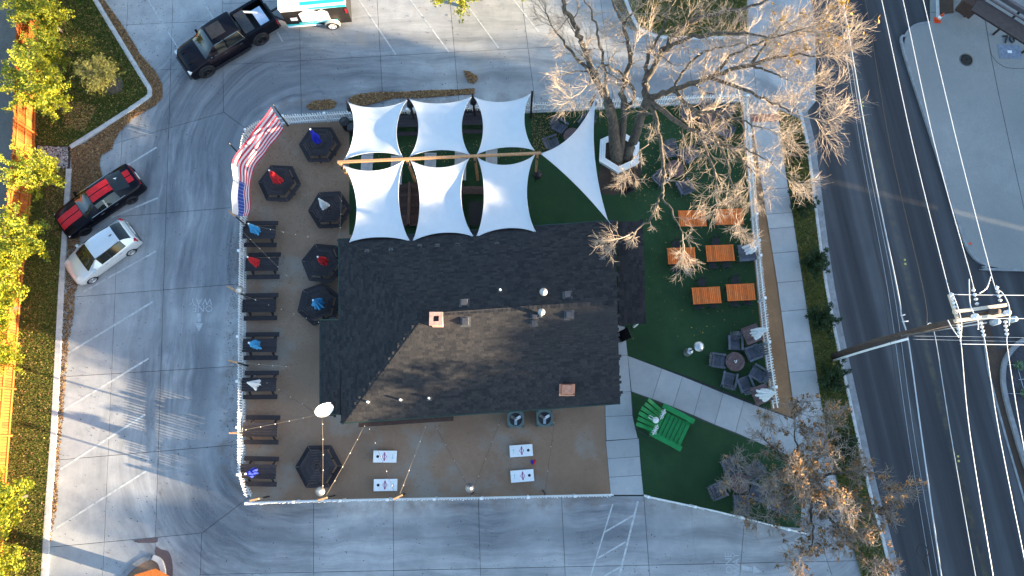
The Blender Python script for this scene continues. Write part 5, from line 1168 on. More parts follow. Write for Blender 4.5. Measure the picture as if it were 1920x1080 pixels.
# black pickup
pu = [(2.95, .72, .66, .66, .72, .50, .02), (2.84, .94, .92, .86, .98, .70, .03), (2.4, .99, 1.08, .92, 1.14, .76, .04), (1.62, 1.0, 1.18, .93, 1.22, .80, .06), (.78, 1.0, 1.22, .93, 1.78, .74, .06), (-.1, 1.0, 1.24, .93, 1.86, .74, .05), (-.95, 1.0, 1.24, .93, 1.83, .74, .04), (-1.05, 1.0, 1.24, .93, 1.28, .80, .0)]
loc, rz = place_car(392, 131, 492, 71, .4, .90, 3.7)
c3, rows, _ = car('pickup_truck', 'black crew cab pickup truck with an open bed towing the trailer', 'pickup truck', (loc, rz), pu, ['hood', 'hood', 'hood', 'wind', 'roof', 'roof', 'rear'], CARBLK, 5.9)
for x in (2.0, -1.75):
    for s in (-1, 1): wheel(c3, x, s * .91, .42, s, RIMB, .29, 8)
mb = MB()
for s in (-1, 1): mb.box((-2.05, s * .94, .88), (2.0, .12, .72)).box((-2.05, s * .90, 1.26), (2.0, .18, .05))
mb.box((-3.02, 0, .90), (.10, 1.86, .68)).box((-2.05, 0, .62), (1.95, 1.78, .10)).build('bed', CARBLK, c3)
MB().box((-2.0, 0, .69), (1.85, 1.64, .03)).build('bed_liner', BLACKP, c3); MB().box((-3.12, 0, .52), (.16, 1.8, .18)).build('rear_bumper', DARKM, c3); MB().box((2.98, 0, .48), (.14, 1.7, .18)).build('front_bumper', DARKM, c3); MB().box((2.92, 0, .80), (.08, 1.1, .26)).build('grille', BLACKP, c3)
common(c3, rows, 1.0, CARBLK, (1.15, .45, -.6), (1.28, 1.08))
for s in (-1, 1):
    MB().box((2.80, s * .80, .92), (.2, .22, .14)).build('headlight', LAMPW, c3); MB().box((-3.06, s * .92, 1.0), (.10, .12, .34)).build('tail_light', LAMPR, c3)
    MB().beam((1.3, s * .945, 1.24), (-.95, s * .945, 1.27), .02, .035).beam((-.95, s * .94, 1.27), (-.80, s * .76, 1.83), .02, .035).beam((-.80, s * .76, 1.84), (.75, s * .76, 1.79), .02, .035).build('window_trim', CHROME, c3)
    MB().beam((.15, s * .94, 1.25), (.10, s * .755, 1.83), .07, .04).build('pillar', CARBLK, c3); MB().box((.3, s * 1.06, .36), (2.4, .16, .05)).build('running_board', DARKM, c3)
    for x in (2.0, -1.75): MB().lathe([(.50, -.03), (.53, .0), (.47, .02)], 26, 0, Matrix.Translation((x, s * 1.0, .46)) @ Matrix.Rotation(-s * math.pi / 2, 4, 'X')).build('wheel_arch', BLACKP, c3)
MB().box((.2, 0, 1.925), (.9, .9, .012)).build('sunroof', BLACKP, c3)
MB().box((1.9, .42, 1.20), (1.5, .18, .03), 0, 0, None, .85).box((1.9, -.42, 1.20), (1.5, .18, .03), 0, 0, None, .85).build('hood_ridge', CARBLK, c3)
tbx = thing('tool_crate', 'pale blue grey crate standing in the pickup bed', 'crate', Matrix.LocRotScale(Vector(loc), Matrix.Rotation(rz, 3, 'Z').to_euler(), None) @ Vector((-2.45, .15, .71)), rz)
MB().box((0, 0, .22), (.55, 1.15, .44)).build('box', M('pale_blue_grey_bin', (.28, .34, .44), .6, .2, 5), tbx); MB().box((0, 0, .46), (.60, 1.2, .05)).build('lid', M('pale_blue_lid', (.36, .43, .54), .5, .15, 5), tbx)
tp = thing('toolbox', 'black flat toolbox against the pickup cab', 'toolbox', Matrix.LocRotScale(Vector(loc), Matrix.Rotation(rz, 3, 'Z').to_euler(), None) @ Vector((-1.45, .0, .71)), rz)
MB().box((0, 0, .28), (.6, 1.5, .5)).build('box', BLACKP, tp); MB().box((0, 0, .55), (.64, 1.54, .04)).build('lid', DARKM, tp); MB().box((-.62, -.4, .50), (.10, .9, .07), .9).build('white_tube', WHITE, tp)
# enclosed trailer
a0, a1 = P(541, 52, .35), P(660, 41, .35); d = (a1 - a0).normalized(); nl = Vector((-d.y, d.x, 0)); L = (a1 - a0).length; c = (a0 + a1) / 2 + nl * 1.05; rz = math.atan2(d.y, d.x)
tr = thing('cargo_trailer', 'enclosed black and white cargo trailer with teal trim hitched to the pickup', 'trailer', (c.x, c.y, 0), rz)
TRB = M('trailer_black', (.018, .016, .015), .35, .2, 4); TRW = M('trailer_white', (.72, .72, .72), .35, .08, 3); TRT = M('trailer_teal', (.03, .42, .46), .35, .08, 4); h = 2.15
MB().box((0, 0, (h + .35) / 2), (L, 2.1, h - .35)).build('body', TRB, tr); MB().box((0, 0, h + .03), (L + .08, 2.16, .08)).build('roof', TRW, tr); MB().box((0, -1.062, h - .16), (L, .02, .16)).build('top_band', TRW, tr)
MB().add([(-.1, -1.075, h - .05), (L / 2, -1.075, h - .03), (L / 2, -1.075, h - .24), (-.6, -1.075, h - .20)], [(3, 2, 1, 0)]).box((.6, -.85, h + .075), (L - 1.3, .22, .01)).build('teal_band', TRT, tr)
MB().add([(-L / 2, -1.075, .36), (.2, -1.075, .36), (-.2, -1.075, .50), (-L / 2, -1.075, .58)], [(0, 1, 2, 3)]).build('white_flash', TRW, tr); MB().add([(-L / 2, -1.079, .55), (.1, -1.079, .52), (-.1, -1.079, .62), (-L / 2, -1.079, .72)], [(0, 1, 2, 3)]).build('teal_flash', TRT, tr)
hx_ = [(-.95, .82), (.75, .82), (.75, 1.55), (.45, 1.85), (.15, 1.70), (-.35, 1.98), (-.95, 1.62)]; m = Matrix.Translation((0, -1.072, 0)) @ Matrix.Rotation(math.pi / 2, 4, 'X')
MB().prism(hx_, 0, .008, 0, m).build('logo_panel', TRW, tr); MB().box((.0, -1.076, .70), (2.3, .008, .20)).build('name_strip', TRT, tr)
vs, fs = text_geo('LRC', .55, .001); MB().add(vs, fs, 0, Matrix.Translation((-.05, -1.085, 1.08)) @ Matrix.Rotation(math.pi / 2, 4, 'X')).build('lettering', M('grey_print', (.30, .33, .36), .5, .1, 5), tr)
vs, fs = text_geo('LANCASTER ROOFING & CONST', .14, .001); MB().add(vs, fs, 0, Matrix.Translation((0, -1.085, .70)) @ Matrix.Rotation(math.pi / 2, 4, 'X')).build('lettering', TRW, tr)
MB().box((-1.35, -1.07, 1.15), (.40, .01, .28)).build('notice', TRW, tr); MB().box((L / 2 - .1, -1.07, 1.5), (.1, .02, .4)).build('marker_light', LAMPR, tr)
wheel(tr, .75, -1.15, .34, -1, TRW, .2, 6); wheel(tr, .75, 1.15, .34, 1, TRW, .2, 6)
fm = MB()
for k in range(9):
    a = math.pi * k / 8; b = math.pi * (k + 1) / 8; p = lambda t, y: (.75 + .46 * math.cos(t), y, .38 + .42 * math.sin(t))
    if k < 8: fm.add([p(a, -1.30), p(b, -1.30), p(b, -1.04), p(a, -1.04)], [(0, 1, 2, 3)])
fm.build('fender', M('cream_metal', (.60, .56, .47), .5, .1, 4), tr)
MB().beam((-L / 2, -.7, .42), (-L / 2 - 1.2, 0, .42), .08, .10).beam((-L / 2, .7, .42), (-L / 2 - 1.2, 0, .42), .08, .10).box((-L / 2 - 1.1, 0, .62), (.12, .12, .5)).build('tongue', DARKM, tr)
# ------------------------------------------------------------------ utility pole and wires
up = thing('utility_pole', 'tall leaning brown utility pole with double crossarms beside the street', 'utility pole'); pb, ptp = P(1562, 668, 0), P(1872, 583, 12.9)
ax = (ptp - pb).normalized(); MB().tube([pb, pb.lerp(ptp, .35) + Vector((-.03, .12, 0)), pb.lerp(ptp, .7) + Vector((-.02, .1, 0)), ptp], [.17, .155, .13, .11], 12).build('pole', POLEW, up)
side = Vector((0, -1, 0)); MB().tube([pb.lerp(ptp, f) + side * .24 + Vector((-.03, .1 * math.sin(f * 3), 0)) for f in (0, .15, .3, .45, .55)], .055, 8).build('conduit', WPVC, up); MB().tube([pb.lerp(ptp, f) + Vector((.20, .05, 0)) for f in (0, .15, .3)], .03, 6).build('ground_wire', METAL, up)
ARM = M('weathered_crossarm', (.52, .44, .34), .8, .2, 6, grain=(1, 6, 6))
for a, b in (((1788, 585), (1886, 572)), ((1790, 602), (1893, 588))): MB().beam(P(*a, 12.5), P(*b, 12.5), .12, .14).build('crossarm', ARM, up)
MB().beam(P(1780, 552, 12.1), P(1796, 600, 12.1), .10, .10).build('crossarm', ARM, up)
INS = M('pale_insulator', (.62, .63, .64), .3, .1, 5)
def insul(a, b, n=4, r=.07):
    a, b = Vector(a), Vector(b); mb = MB()
    for k in range(n): c = a.lerp(b, (k + .5) / n); q = (b - a).to_track_quat('Z', 'Y').to_matrix().to_4x4(); q.translation = c; mb.lathe([(.02, -.06), (r, -.02), (r * .9, .02), (.02, .06)], 10, 0, q)
    mb.build('insulator', INS, up)
Zw = 12.4
for a, b in (((1783, 548), (1791, 580)), ((1824, 540), (1833, 574)), ((1868, 535), (1876, 567)), ((1796, 606), (1800, 634)), ((1838, 602), (1845, 632)), ((1884, 600), (1888, 630))): insul(P(*a, Zw), P(*b, Zw))
for px, py in ((1828, 593), (1889, 586)): c = P(px, py, 12.65); insul(c - Vector((0, 0, .15)), c + Vector((0, 0, .15)), 2, .10)
for px, py in ((1866, 604), (1898, 599)): c = P(px, py, 11.6); MB().lathe([(.02, .2), (.11, .17), (.12, -.17), (.02, -.2)], 14, 0, Matrix.Translation(c)).build('lightning_arrester', M('blue_grey_insulator', (.30, .38, .46), .3, .1, 5), up)
MB().tube([P(1690, 630, 7.5), P(1850, 605, 11.5)], .03, 6).tube([P(1700, 628, 7.5), P(1870, 594, 11.5)], .02, 6).build('brace', METAL, up)
WIRE = M('bare_aluminium_wire', (.62, .62, .62), .4, .05, 3, metal=.3); WIREB = M('black_cable', (.02, .02, .022), .6, .1, 3); WIREG = M('grey_cable', (.34, .37, .40), .6, .1, 3)
def wire(pts, r, label, m=WIRE, z=Zw, grp='overhead lines along the street'):
    q = smooth_line([P(p[0], p[1], p[2] if len(p) > 2 else z) for p in pts], 8); o = MB().tube(q, r, 6).build('overhead_wire', m); tag(o, label, 'wire', grp); return o
wire([(1630, -90), (1653, 0), (1711, 270), (1778, 540), (1783, 548)], .014, 'bare bright wire reaching the left end of the crossarms from the top edge'); wire([(1676, -60), (1693, 0), (1752, 270), (1818, 510), (1824, 540)], .014, 'bare bright wire reaching the middle insulator from the top edge'); wire([(1716, -60), (1731, 0), (1795, 270), (1860, 520), (1868, 535)], .014, 'bare bright wire reaching the right insulator from the top edge')
wire([(1800, 634), (1803, 655), (1818, 810), (1862, 1080), (1880, 1180)], .014, 'bare bright wire leaving the left insulator toward the bottom edge'); wire([(1845, 632), (1850, 660), (1873, 810), (1920, 1045), (1945, 1160)], .014, 'bare bright wire leaving the middle insulator toward the bottom edge'); wire([(1888, 630), (1890, 660), (1914, 810), (1960, 1040)], .014, 'bare bright wire leaving the right insulator toward the bottom edge')
wire([(1785, 552), (1850, 553), (1990, 554)], .015, 'bright wire crossing right from the top of the pole', grp='bright wires crossing to the right from the pole'); wire([(1835, 597), (1900, 597), (1990, 598)], .015, 'middle bright wire crossing right from the pole', grp='bright wires crossing to the right from the pole'); wire([(1800, 645), (1880, 646), (1990, 647)], .015, 'lowest bright wire crossing right from the pole', grp='bright wires crossing to the right from the pole')
for pts, l in (([(1817, 523), (1818, 560), (1822, 580), (1833, 600), (1834, 618)], 'looping jumper wire left of the middle insulators'), ([(1858, 518), (1850, 540), (1836, 550)], 'curved jumper wire at the top right of the crossarms'), ([(1868, 542), (1880, 550), (1892, 575), (1892, 610)], 'looping jumper wire round the right end of the crossarms'), ([(1786, 550), (1797, 580), (1803, 610), (1800, 640)], 'jumper wire over the left end of the crossarms'), ([(1777, 600), (1785, 615), (1797, 632)], 'short jumper wire below the left end of the crossarms')): wire(pts, .018, l, WIRE, 12.7, 'jumper wires on the pole head')
zc = 7.0
wire([(1560, -80), (1580, 0), (1627, 270), (1682, 540), (1690, 590), (1701, 628), (1708, 670), (1727, 810), (1765, 1080), (1780, 1160)], .03, 'thick pale cable bundle running the length of the street', WIREG, zc)
wire([(1600, -80), (1622, 0), (1668, 270), (1730, 540), (1738, 606)], .013, 'thin dark cable above the middle of the street', WIREB, 8); wire([(1738, 608), (1752, 625), (1782, 810), (1829, 1080), (1845, 1160)], .016, 'thin teal grey wire from the pole to the bottom edge', WIREG, 8)
for k, (a, b, c) in enumerate(((1576, 1655, 1745), (1583, 1664, 1755), (1591, 1675, 1768))): wire([(a - 12, 0), (a + 30, 270), (b, 540), (b + 38, 810), (c - 9, 1080), (c + 4, 1160)], .008, ('leftmost', 'middle', 'right hand')[k] + ' of the three fine parallel cables above the left lane', WIREG if k else WIREB, 6.3 - .2 * k)
wire([(1712, 636), (1800, 638), (1990, 642)], .007, 'upper fine cable crossing right under the pole head', WIREG, 8); wire([(1712, 630), (1800, 631), (1990, 634)], .007, 'lower fine cable crossing right under the pole head', WIREG, 8)
lp = thing('cable_loop', 'black teardrop coil of spare cable hanging on the overhead line near the bottom edge', 'cable coil'); c = P(1730, 1036, 6.4)
MB().tube([c + Vector((.25 * math.sin(t) * (1 if math.cos(t) > -.3 else .55), .33 * math.cos(t), 0)) for t in [k * 2 * math.pi / 24 for k in range(25)]], .02, 6).tube([c + Vector((.0, -.33, 0)), c + Vector((.12, -.8, 0)), c + Vector((.22, -1.4, 0))], .018, 5).build('coil', WIREB, lp)
t = thing('splice_case', 'small pale splice brackets on the thick cable just before the pole', 'bracket'); 
for a, b in (((1689, 592), (1697, 590)), ((1692, 603), (1703, 602))): MB().tube([P(*a, zc), P(*b, zc)], .03, 6).build('bracket', WIRE, t)

# ------------------------------------------------------------------ bare trees
MINR, WIG, ANG = .0075, .17, (.25, .85)
def branch(mb, p, d, L, r, lev, R_, up=.15, mi=0, tips=None, wig=None):
    wig = wig or WIG
    n = 4 if lev > 1 else 3; pts = [Vector(p)]; d = Vector(d).normalized(); dirs = [d.copy()]
    for i in range(n):
        d = (d + Vector((R_.gauss(0, wig), R_.gauss(0, wig), R_.gauss(0, wig * .8) + up * .3))).normalized(); pts.append(pts[-1] + d * (L / n)); dirs.append(d.copy())
    mb.tube(pts, [r * (1 - .72 * i / n) for i in range(n + 1)], 5 if lev > 2 else 3, 0 if r > .03 else 1, True, False)
    if tips is not None and lev == 0: tips.append(pts[-1]); tips.append(pts[1])
    if lev > 0:
        k = {3: 7, 2: 7, 1: 6}[lev] if lev < 4 else 6
        for i in range(k):
            f = .25 + .75 * (i + R_.random()) / k; j = min(int(f * n), n - 1); q = pts[j].lerp(pts[j + 1], f * n - j if f * n - j < 1 else 1)
            ang = R_.uniform(*ANG); perp = dirs[j].cross(Vector((R_.gauss(0, 1), R_.gauss(0, 1), R_.gauss(0, 1)))).normalized(); nd = dirs[j] * math.cos(ang) + perp * math.sin(ang)
            branch(mb, q, nd, L * R_.uniform(.5, .8), max(r * .48, MINR), lev - 1, R_, up, mi, tips, wig)
def limb(mb, pts, r0, r1, R_, lev=3, dens=1., start=.25, L0=1.6, tips=None, tw=.012, up=.15):
    q = smooth_line([P(*p) for p in pts], 6); n = len(q); rad = [r0 + (r1 - r0) * (i / (n - 1)) ** .8 for i in range(n)]
    for i in range(1, n - 1): q[i] += Vector((R_.gauss(0, .04), R_.gauss(0, .04), R_.gauss(0, .04)))
    mb.tube(q, rad, 9, 0, True, False); Lt = sum((b - a).length for a, b in zip(q, q[1:])); k = int(Lt * 1.5 * dens)
    for i in range(k):
        f = start + (1 - start) * (i + R_.random()) / k; j = min(int(f * (n - 1)), n - 2); p = q[j].lerp(q[j + 1], f * (n - 1) - j); d = (q[j + 1] - q[j]).normalized()
        perp = d.cross(Vector((R_.gauss(0, 1), R_.gauss(0, 1), R_.gauss(0, 1)))).normalized(); a = R_.uniform(.5, 1.2); nd = d * math.cos(a) + perp * math.sin(a)
        branch(mb, p, nd, L0 * R_.uniform(.5, 1.2) * (1.15 - f * .5), max(rad[j] * .30, .016), lev - 1, R_, up, 0, tips)
    branch(mb, q[-1], (q[-1] - q[-2]), L0, r1, lev, R_, up, 0, tips)
rb = random.Random(21)
bt = thing('bare_tree', 'large leafless tree with several trunks rising from the white hexagonal bench', 'tree', (0, 0, 0))
trunk = MB(); q = smooth_line([P(1157, 302, 0), P(1152, 262, 1.6), P(1149, 225, 3.0), P(1139, 190, 4.5)], 5); trunk.tube(q, [.37 - .13 * i / (len(q) - 1) for i in range(len(q))], 14)
q = smooth_line([P(1172, 296, 0), P(1190, 258, 1.5), P(1201, 220, 3.2), P(1214, 185, 4.6)], 5); trunk.tube(q, [.30 - .08 * i / (len(q) - 1) for i in range(len(q))], 14); q = smooth_line([P(1161, 298, 0), P(1167, 255, 1.8), P(1171, 205, 3.8)], 5); trunk.tube(q, [.22 - .05 * i / (len(q) - 1) for i in range(len(q))], 12)
trunk.build('trunk', BARK, bt)
LIMBS = [([(1139, 190, 4.5), (1118, 148, 5.6), (1095, 92, 7), (1079, 50, 8), (1057, 5, 9.5), (1050, -40, 10.5)], .19, .08, .9), ([(1118, 150, 5.5), (1085, 112, 6.8), (1052, 71, 8)], .12, .05, .8), ([(1139, 190, 4.5), (1132, 130, 6.5), (1120, 62, 9), (1105, 12, 10.3)], .10, .035, .8),
         ([(1171, 205, 3.8), (1168, 165, 5), (1182, 105, 7), (1168, 45, 9), (1150, 5, 10.5)], .20, .05, .9), ([(1171, 205, 3.8), (1190, 170, 5.2), (1150, 130, 7), (1125, 125, 8), (1100, 160, 8.8)], .10, .03, .9),
         ([(1214, 185, 4.6), (1212, 150, 5.6), (1245, 92, 7.5), (1288, 45, 9), (1350, 25, 10.5), (1430, 5, 11.5)], .22, .05, 1.1), ([(1212, 150, 5.6), (1216, 100, 7), (1244, 50, 8.5), (1258, -5, 10)], .13, .04, .9), ([(1245, 92, 7.5), (1300, 70, 9), (1370, 62, 10.5), (1450, 70, 11.5)], .12, .04, 1.2),
         ([(1214, 185, 4.6), (1262, 170, 6), (1330, 145, 8), (1410, 122, 9.5), (1455, 108, 10.6), (1505, 102, 11.3)], .18, .04, 1.3), ([(1330, 145, 8), (1400, 172, 9), (1450, 192, 9.8), (1488, 212, 10.2)], .10, .03, 1.2), ([(1214, 185, 4.6), (1266, 226, 6), (1312, 252, 7.2), (1364, 275, 8), (1410, 320, 8.6)], .17, .03, 1.0),
         ([(1312, 252, 7.2), (1338, 318, 8), (1342, 372, 8.6)], .09, .03, .75), ([(1214, 185, 4.6), (1234, 245, 5.6), (1243, 325, 6.4), (1240, 362, 6.8), (1214, 415, 7.2), (1180, 440, 7.6)], .13, .03, .6), ([(1240, 362, 6.8), (1262, 400, 7.2), (1280, 440, 7.6)], .06, .025, .7),
         ([(1262, 170, 6), (1300, 205, 7.2), (1360, 215, 8.4), (1430, 240, 9.4)], .12, .03, 1.4), ([(1410, 122, 9.5), (1445, 66, 10.8), (1476, 42, 11.4)], .08, .03, 1.3), ([(1200, 215, 3.8), (1225, 215, 5), (1215, 262, 6), (1185, 300, 6.8)], .08, .02, .7), ([(1330, 145, 8), (1380, 100, 9.4), (1440, 72, 10.6), (1484, 60, 11.2)], .09, .025, 1.4), ([(1410, 122, 9.5), (1448, 136, 10.2), (1478, 150, 10.6)], .07, .02, 1.4), ([(1360, 275, 8), (1400, 280, 8.8), (1450, 310, 9.4)], .06, .02, 1.3), ([(1262, 170, 6), (1290, 120, 7.6), (1340, 90, 9), (1400, 85, 10)], .09, .025, 1.3), ([(1300, 205, 7.2), (1330, 240, 8), (1370, 330, 8.8), (1380, 400, 9.2)], .07, .02, .6), ([(1290, 45, 9), (1340, 0, 10.5), (1380, -30, 11)], .08, .02, 1.2), ([(1168, 45, 9), (1190, 20, 9.8), (1220, -20, 10.6)], .05, .02, 1.)]
mb = MB(); tw = []
for pts, a, b, dn in LIMBS: limb(mb, pts, a, b, rb, 3, dn, .22, 1.1 if dn <= .75 else 1.55, tw)
mb.build('branches', [BARK, TWIG], bt)
mb = MB()      # a few yellow leaves still hold on at the right of the crown
for p in tw:
    if p.x > P(1440, 60, 11).x and p.y > P(0, 120, 11).y and rb.random() < .012:
        for _ in range(3): leaf_cloud(mb, p, (.12, .12, .12), 1, .10, 1, rb)
stuff(mb.build('leaves', [M('orange_yellow_leaf', (.38, .22, .04), .7, .3, 5, trans=.2)], bt))
b2 = thing('brown_leaved_tree', 'smaller tree at the lower right still holding curled brown leaves', 'tree'); mb = MB(); tw = []; rb = random.Random(5); MINR, WIG, ANG = .011, .32, (.4, 1.1)
T0 = (1500, 892, 0); q = smooth_line([P(*T0), P(1500, 896, 1.2), P(1526, 904, 2.2)], 5); MB().tube(q, [.20 - .05 * i / (len(q) - 1) for i in range(len(q))], 10).build('trunk', BARK, b2); F_ = (1526, 904, 2.2)
for pts in ([F_, (1470, 885, 3.2), (1430, 890, 4), (1392, 900, 4.4)], [F_, (1470, 860, 3.2), (1430, 820, 4)], [F_, (1500, 850, 3.6), (1490, 805, 4.6)], [F_, (1535, 860, 4), (1560, 815, 5.2)], [F_, (1560, 890, 4), (1612, 884, 5.0), (1650, 895, 5.4)], [F_, (1562, 928, 4), (1606, 950, 5.0)], [F_, (1550, 960, 4), (1590, 1010, 4.8), (1622, 1045, 5.2)],
            [F_, (1520, 960, 3.8), (1526, 1000, 4.5), (1515, 1035, 4.8)], [F_, (1470, 940, 3.4), (1442, 968, 4.2)], [F_, (1530, 915, 4.5), (1545, 925, 6.2)], [F_, (1495, 900, 4.2), (1480, 900, 5.6)], [F_, (1540, 940, 4), (1570, 975, 5)], [F_, (1520, 880, 4), (1530, 860, 5.4)], [F_, (1480, 915, 3.6), (1455, 925, 4.6)]): limb(mb, pts, .09, .025, rb, 3, 1.5, .15, 1.1, tw)
mb.build('branches', [BARK, TWIG2], b2); mb = MB(); rb.shuffle(tw)
DB = [M('curled_brown_leaf_a', (.20, .125, .06), .8, .3, 6, trans=.2), M('curled_brown_leaf_b', (.11, .075, .04), .8, .3, 6, trans=.2), M('curled_orange_leaf', (.40, .20, .08), .8, .3, 6, trans=.2)]
for p in tw[:900]:
    if p.x > P(1440, 900, 4).x or rb.random() < .25: leaf_cloud(mb, p, (.13, .13, .12), rb.randint(6, 13), .075, 3, rb)
stuff(mb.build('leaves', DB, b2))

# ------------------------------------------------------------------ leafy trees on the left
def leafy_tree_meshes(seed, r, h, mats, nb=34, leaf=.10):
    R_ = random.Random(seed); st = MB(); lf = MB(); st.tube([(0, 0, 0), (.05, 0, h * .3), (0, .06, h * .55)], [.10, .08, .06], 8)
    for i in range(nb):
        a = R_.uniform(0, 6.28); z0 = h * R_.uniform(.28, .75); el = R_.uniform(-.1, .9); L = r * R_.uniform(.75, 1.25) / max(.55, math.cos(el)); d = Vector((math.cos(a) * math.cos(el), math.sin(a) * math.cos(el), math.sin(el))); p0 = Vector((0, 0, z0)); pts = [p0]
        for k in range(5): d = (d + Vector((R_.gauss(0, .15), R_.gauss(0, .15), R_.gauss(.02, .1)))).normalized(); pts.append(pts[-1] + d * L / 5)
        st.tube(pts, [.035, .028, .02, .014, .01, .006], 4, 0, True, False)
        for k in range(1, 6):
            for _ in range(3):     # side sprays with leaves in pairs
                q = pts[k].lerp(pts[k - 1], R_.random()); sd = (d + Vector((R_.gauss(0, .8), R_.gauss(0, .8), R_.gauss(.1, .5)))).normalized(); sl = R_.uniform(.25, .6)
                for m in range(7):
                    c = q + sd * sl * m / 6 - Vector((0, 0, .05 * (m / 6) ** 2)); s = leaf * R_.uniform(.7, 1.2)
                    for sg in (-1, 1):
                        w = sd.cross(Vector((0, 0, 1))); w = (w.normalized() if w.length > .1 else Vector((1, 0, 0))) * sg + Vector((R_.gauss(0, .3), R_.gauss(0, .3), R_.gauss(.1, .4))); w.normalize(); v = w.cross(sd).normalized(); t2 = (sd * .5 + v * R_.uniform(-.4, .4)).normalized(); k0 = len(lf.v)
                        lf.v += [tuple(c), tuple(c + w * s * .6 + t2 * s * .35), tuple(c + w * s * 1.3), tuple(c + w * s * .6 - t2 * s * .35)]; lf.f.append((k0, k0 + 1, k0 + 2, k0 + 3)); lf.mi.append(R_.choice((0, 0, 0, 1, 1, 1, 2)) if len(mats) > 2 else R_.randrange(len(mats))); lf.sm.append(False)
    return st.mesh('trunk', BARK), lf.mesh('crown', mats)
LT = [leafy_tree_meshes(i + 40, 1.45, 4.3, LEAFY, 42, .115) for i in range(3)]
for k, (px, py, z, rz, sc, l) in enumerate(((118, 62, 0, .3, .9, 'yellow green tree at the very top of the left lawn'), (116, 132, 0, 1.9, .78, 'yellow green tree second from the top over the cedar fence'), (120, 208, 0, 3.3, .98, 'yellow green tree third from the top over the cedar fence'), (106, 350, 0, 4.4, .80, 'yellow green tree level with the black striped car'),
                                          (82, 474, 0, 5.2, 1.0, 'large yellow green tree level with the silver hatchback'), (46, 500, 0, .9, .95, 'yellow green tree half out of frame level with the silver hatchback'), (40, 580, 0, 2.6, 1.1, 'yellow tree cut by the left edge halfway down'), (28, 672, 0, 3.0, .85, 'yellow tree cut by the left edge below the middle'), (52, 930, 0, 1.2, 1.15, 'green tree cut by the left edge near the bottom'), (35, 1055, 0, 2.2, .8, 'small dark green tree in the bottom left corner'),
                                          (895, 60, 0, .5, 1.2, 'yellow green tree top poking in at the top edge'), (1000, 30, 0, 2.5, 1.2, 'yellow green tree mostly beyond the top edge'), (158, -50, 0, 4.9, 1.2, 'yellow green tree beyond the top left corner'))):
    if py < 70 and px > 800: px, py = (868, 90) if px < 950 else (965, 64)
    if py < 100 and px > 800: base = P(px, py - 78, 0)
    else: base = P(px, py, 0)
    t = thing('leafy_tree', l, 'tree', base, rz, 'yellow green trees around the lot'); t.scale = (sc, sc, sc); a, b = LT[k % 3]; link('trunk', a, t); link('crown', b, t)
a, b = leafy_tree_meshes(77, .78, 2.4, [M('pale_olive_leaf_a', (.20, .19, .05), .7, .3, 5, trans=.2), M('pale_olive_leaf_b', (.13, .13, .04), .7, .3, 5, trans=.2)], 60, .06)
t = thing('young_tree', 'small round olive yellow tree in a mulch ring on the island lawn', 'tree', P(214, 162, 0)); link('trunk', a, t); link('crown', b, t)
struct(MB().lathe([(.62, .06), (.60, .10), (.3, .13), (.01, .14)], 26, 0, Matrix.Translation(P(214, 162, 0))).build('mulch_ring', ground_mat('grey_mulch', (.13, .105, .09), (.20, .165, .145), (.07, .055, .05), 3, 20)))
# dark shrubs on the verge
SHM = []
for i in range(2):
    R_ = random.Random(60 + i); st = MB(); lf = MB()
    for k in range(26):
        a = R_.uniform(0, 6.28); el = R_.uniform(.2, 1.3); L = R_.uniform(.6, 1.1); d = Vector((math.cos(a) * math.cos(el), math.sin(a) * math.cos(el), math.sin(el) + .4)).normalized(); pts = [Vector((R_.gauss(0, .1), R_.gauss(0, .1), 0))]
        for j in range(4): d = (d + Vector((R_.gauss(0, .2), R_.gauss(0, .2), R_.gauss(0, .1)))).normalized(); pts.append(pts[-1] + d * L / 3)
        st.tube(pts, [.02, .015, .01, .007, .004], 4, 0, True, False)
        for p in pts[1:]: leaf_cloud(lf, p, (.17, .17, .15), 60, .055, 2, R_, .05)
    SHM.append((st.mesh('stems', BARK), lf.mesh('crown', LEAFD)))
for k, (px, py, sc, l) in enumerate(((1492, 285, .9, 'northernmost dark shrub on the verge, under the bare tree'), (1497, 388, 1.05, 'dark shrub on the verge level with the top orange tables'), (1519, 497, 1.1, 'dark shrub on the verge level with the lowest orange tables'), (1538, 600, 1.1, 'dark shrub on the verge just above the utility pole'), (1557, 712, 1.15, 'dark shrub on the verge just below the utility pole'), (1570, 838, 1.2, 'southernmost dark shrub on the verge, beside the brown leaved tree'))):
    t = thing('verge_shrub', l, 'shrub', P(px, py, .05), k * 1.3, 'dark shrubs planted along the verge'); t.scale = (sc * .8, sc * .8, sc * .8); link('stems', SHM[k % 2][0], t); link('crown', SHM[k % 2][1], t)
SAGE = [M('sage_leaf_a', (.10, .16, .09), .7, .3, 5), M('sage_leaf_b', (.15, .21, .12), .7, .3, 5)]
for k, (px, py, l) in enumerate(((1905, 686, 'upper pale green plant in the lower right side lot'), (1917, 737, 'lower pale green plant in the lower right side lot'))):
    t = thing('sage_plant', l, 'plant', P(px, py, -.04)); mb = MB(); R_ = random.Random(k); leaf_cloud(mb, (0, 0, .22), (.26, .26, .2), 240, .07, 2, R_, .1); mb.build('crown', SAGE, t); MB().tube([(0, 0, 0), (0, 0, .3)], .02, 5).build('stem', BARK, t)
t = thing('drip_hose', 'thin grey irrigation hose between the two pale green plants', 'hose'); MB().tube([P(1880, 684, -.02), P(1905, 684, -.01), P(1911, 700, -.02), P(1919, 728, -.02), P(1925, 737, -.02)], .018, 5).tube([P(1910, 712, -.01), P(1960, 706, -.01)], .02, 5).tube([P(1890, 738, -.02), P(1917, 738, -.02)], .015, 5).build('hose', WIREG, t)

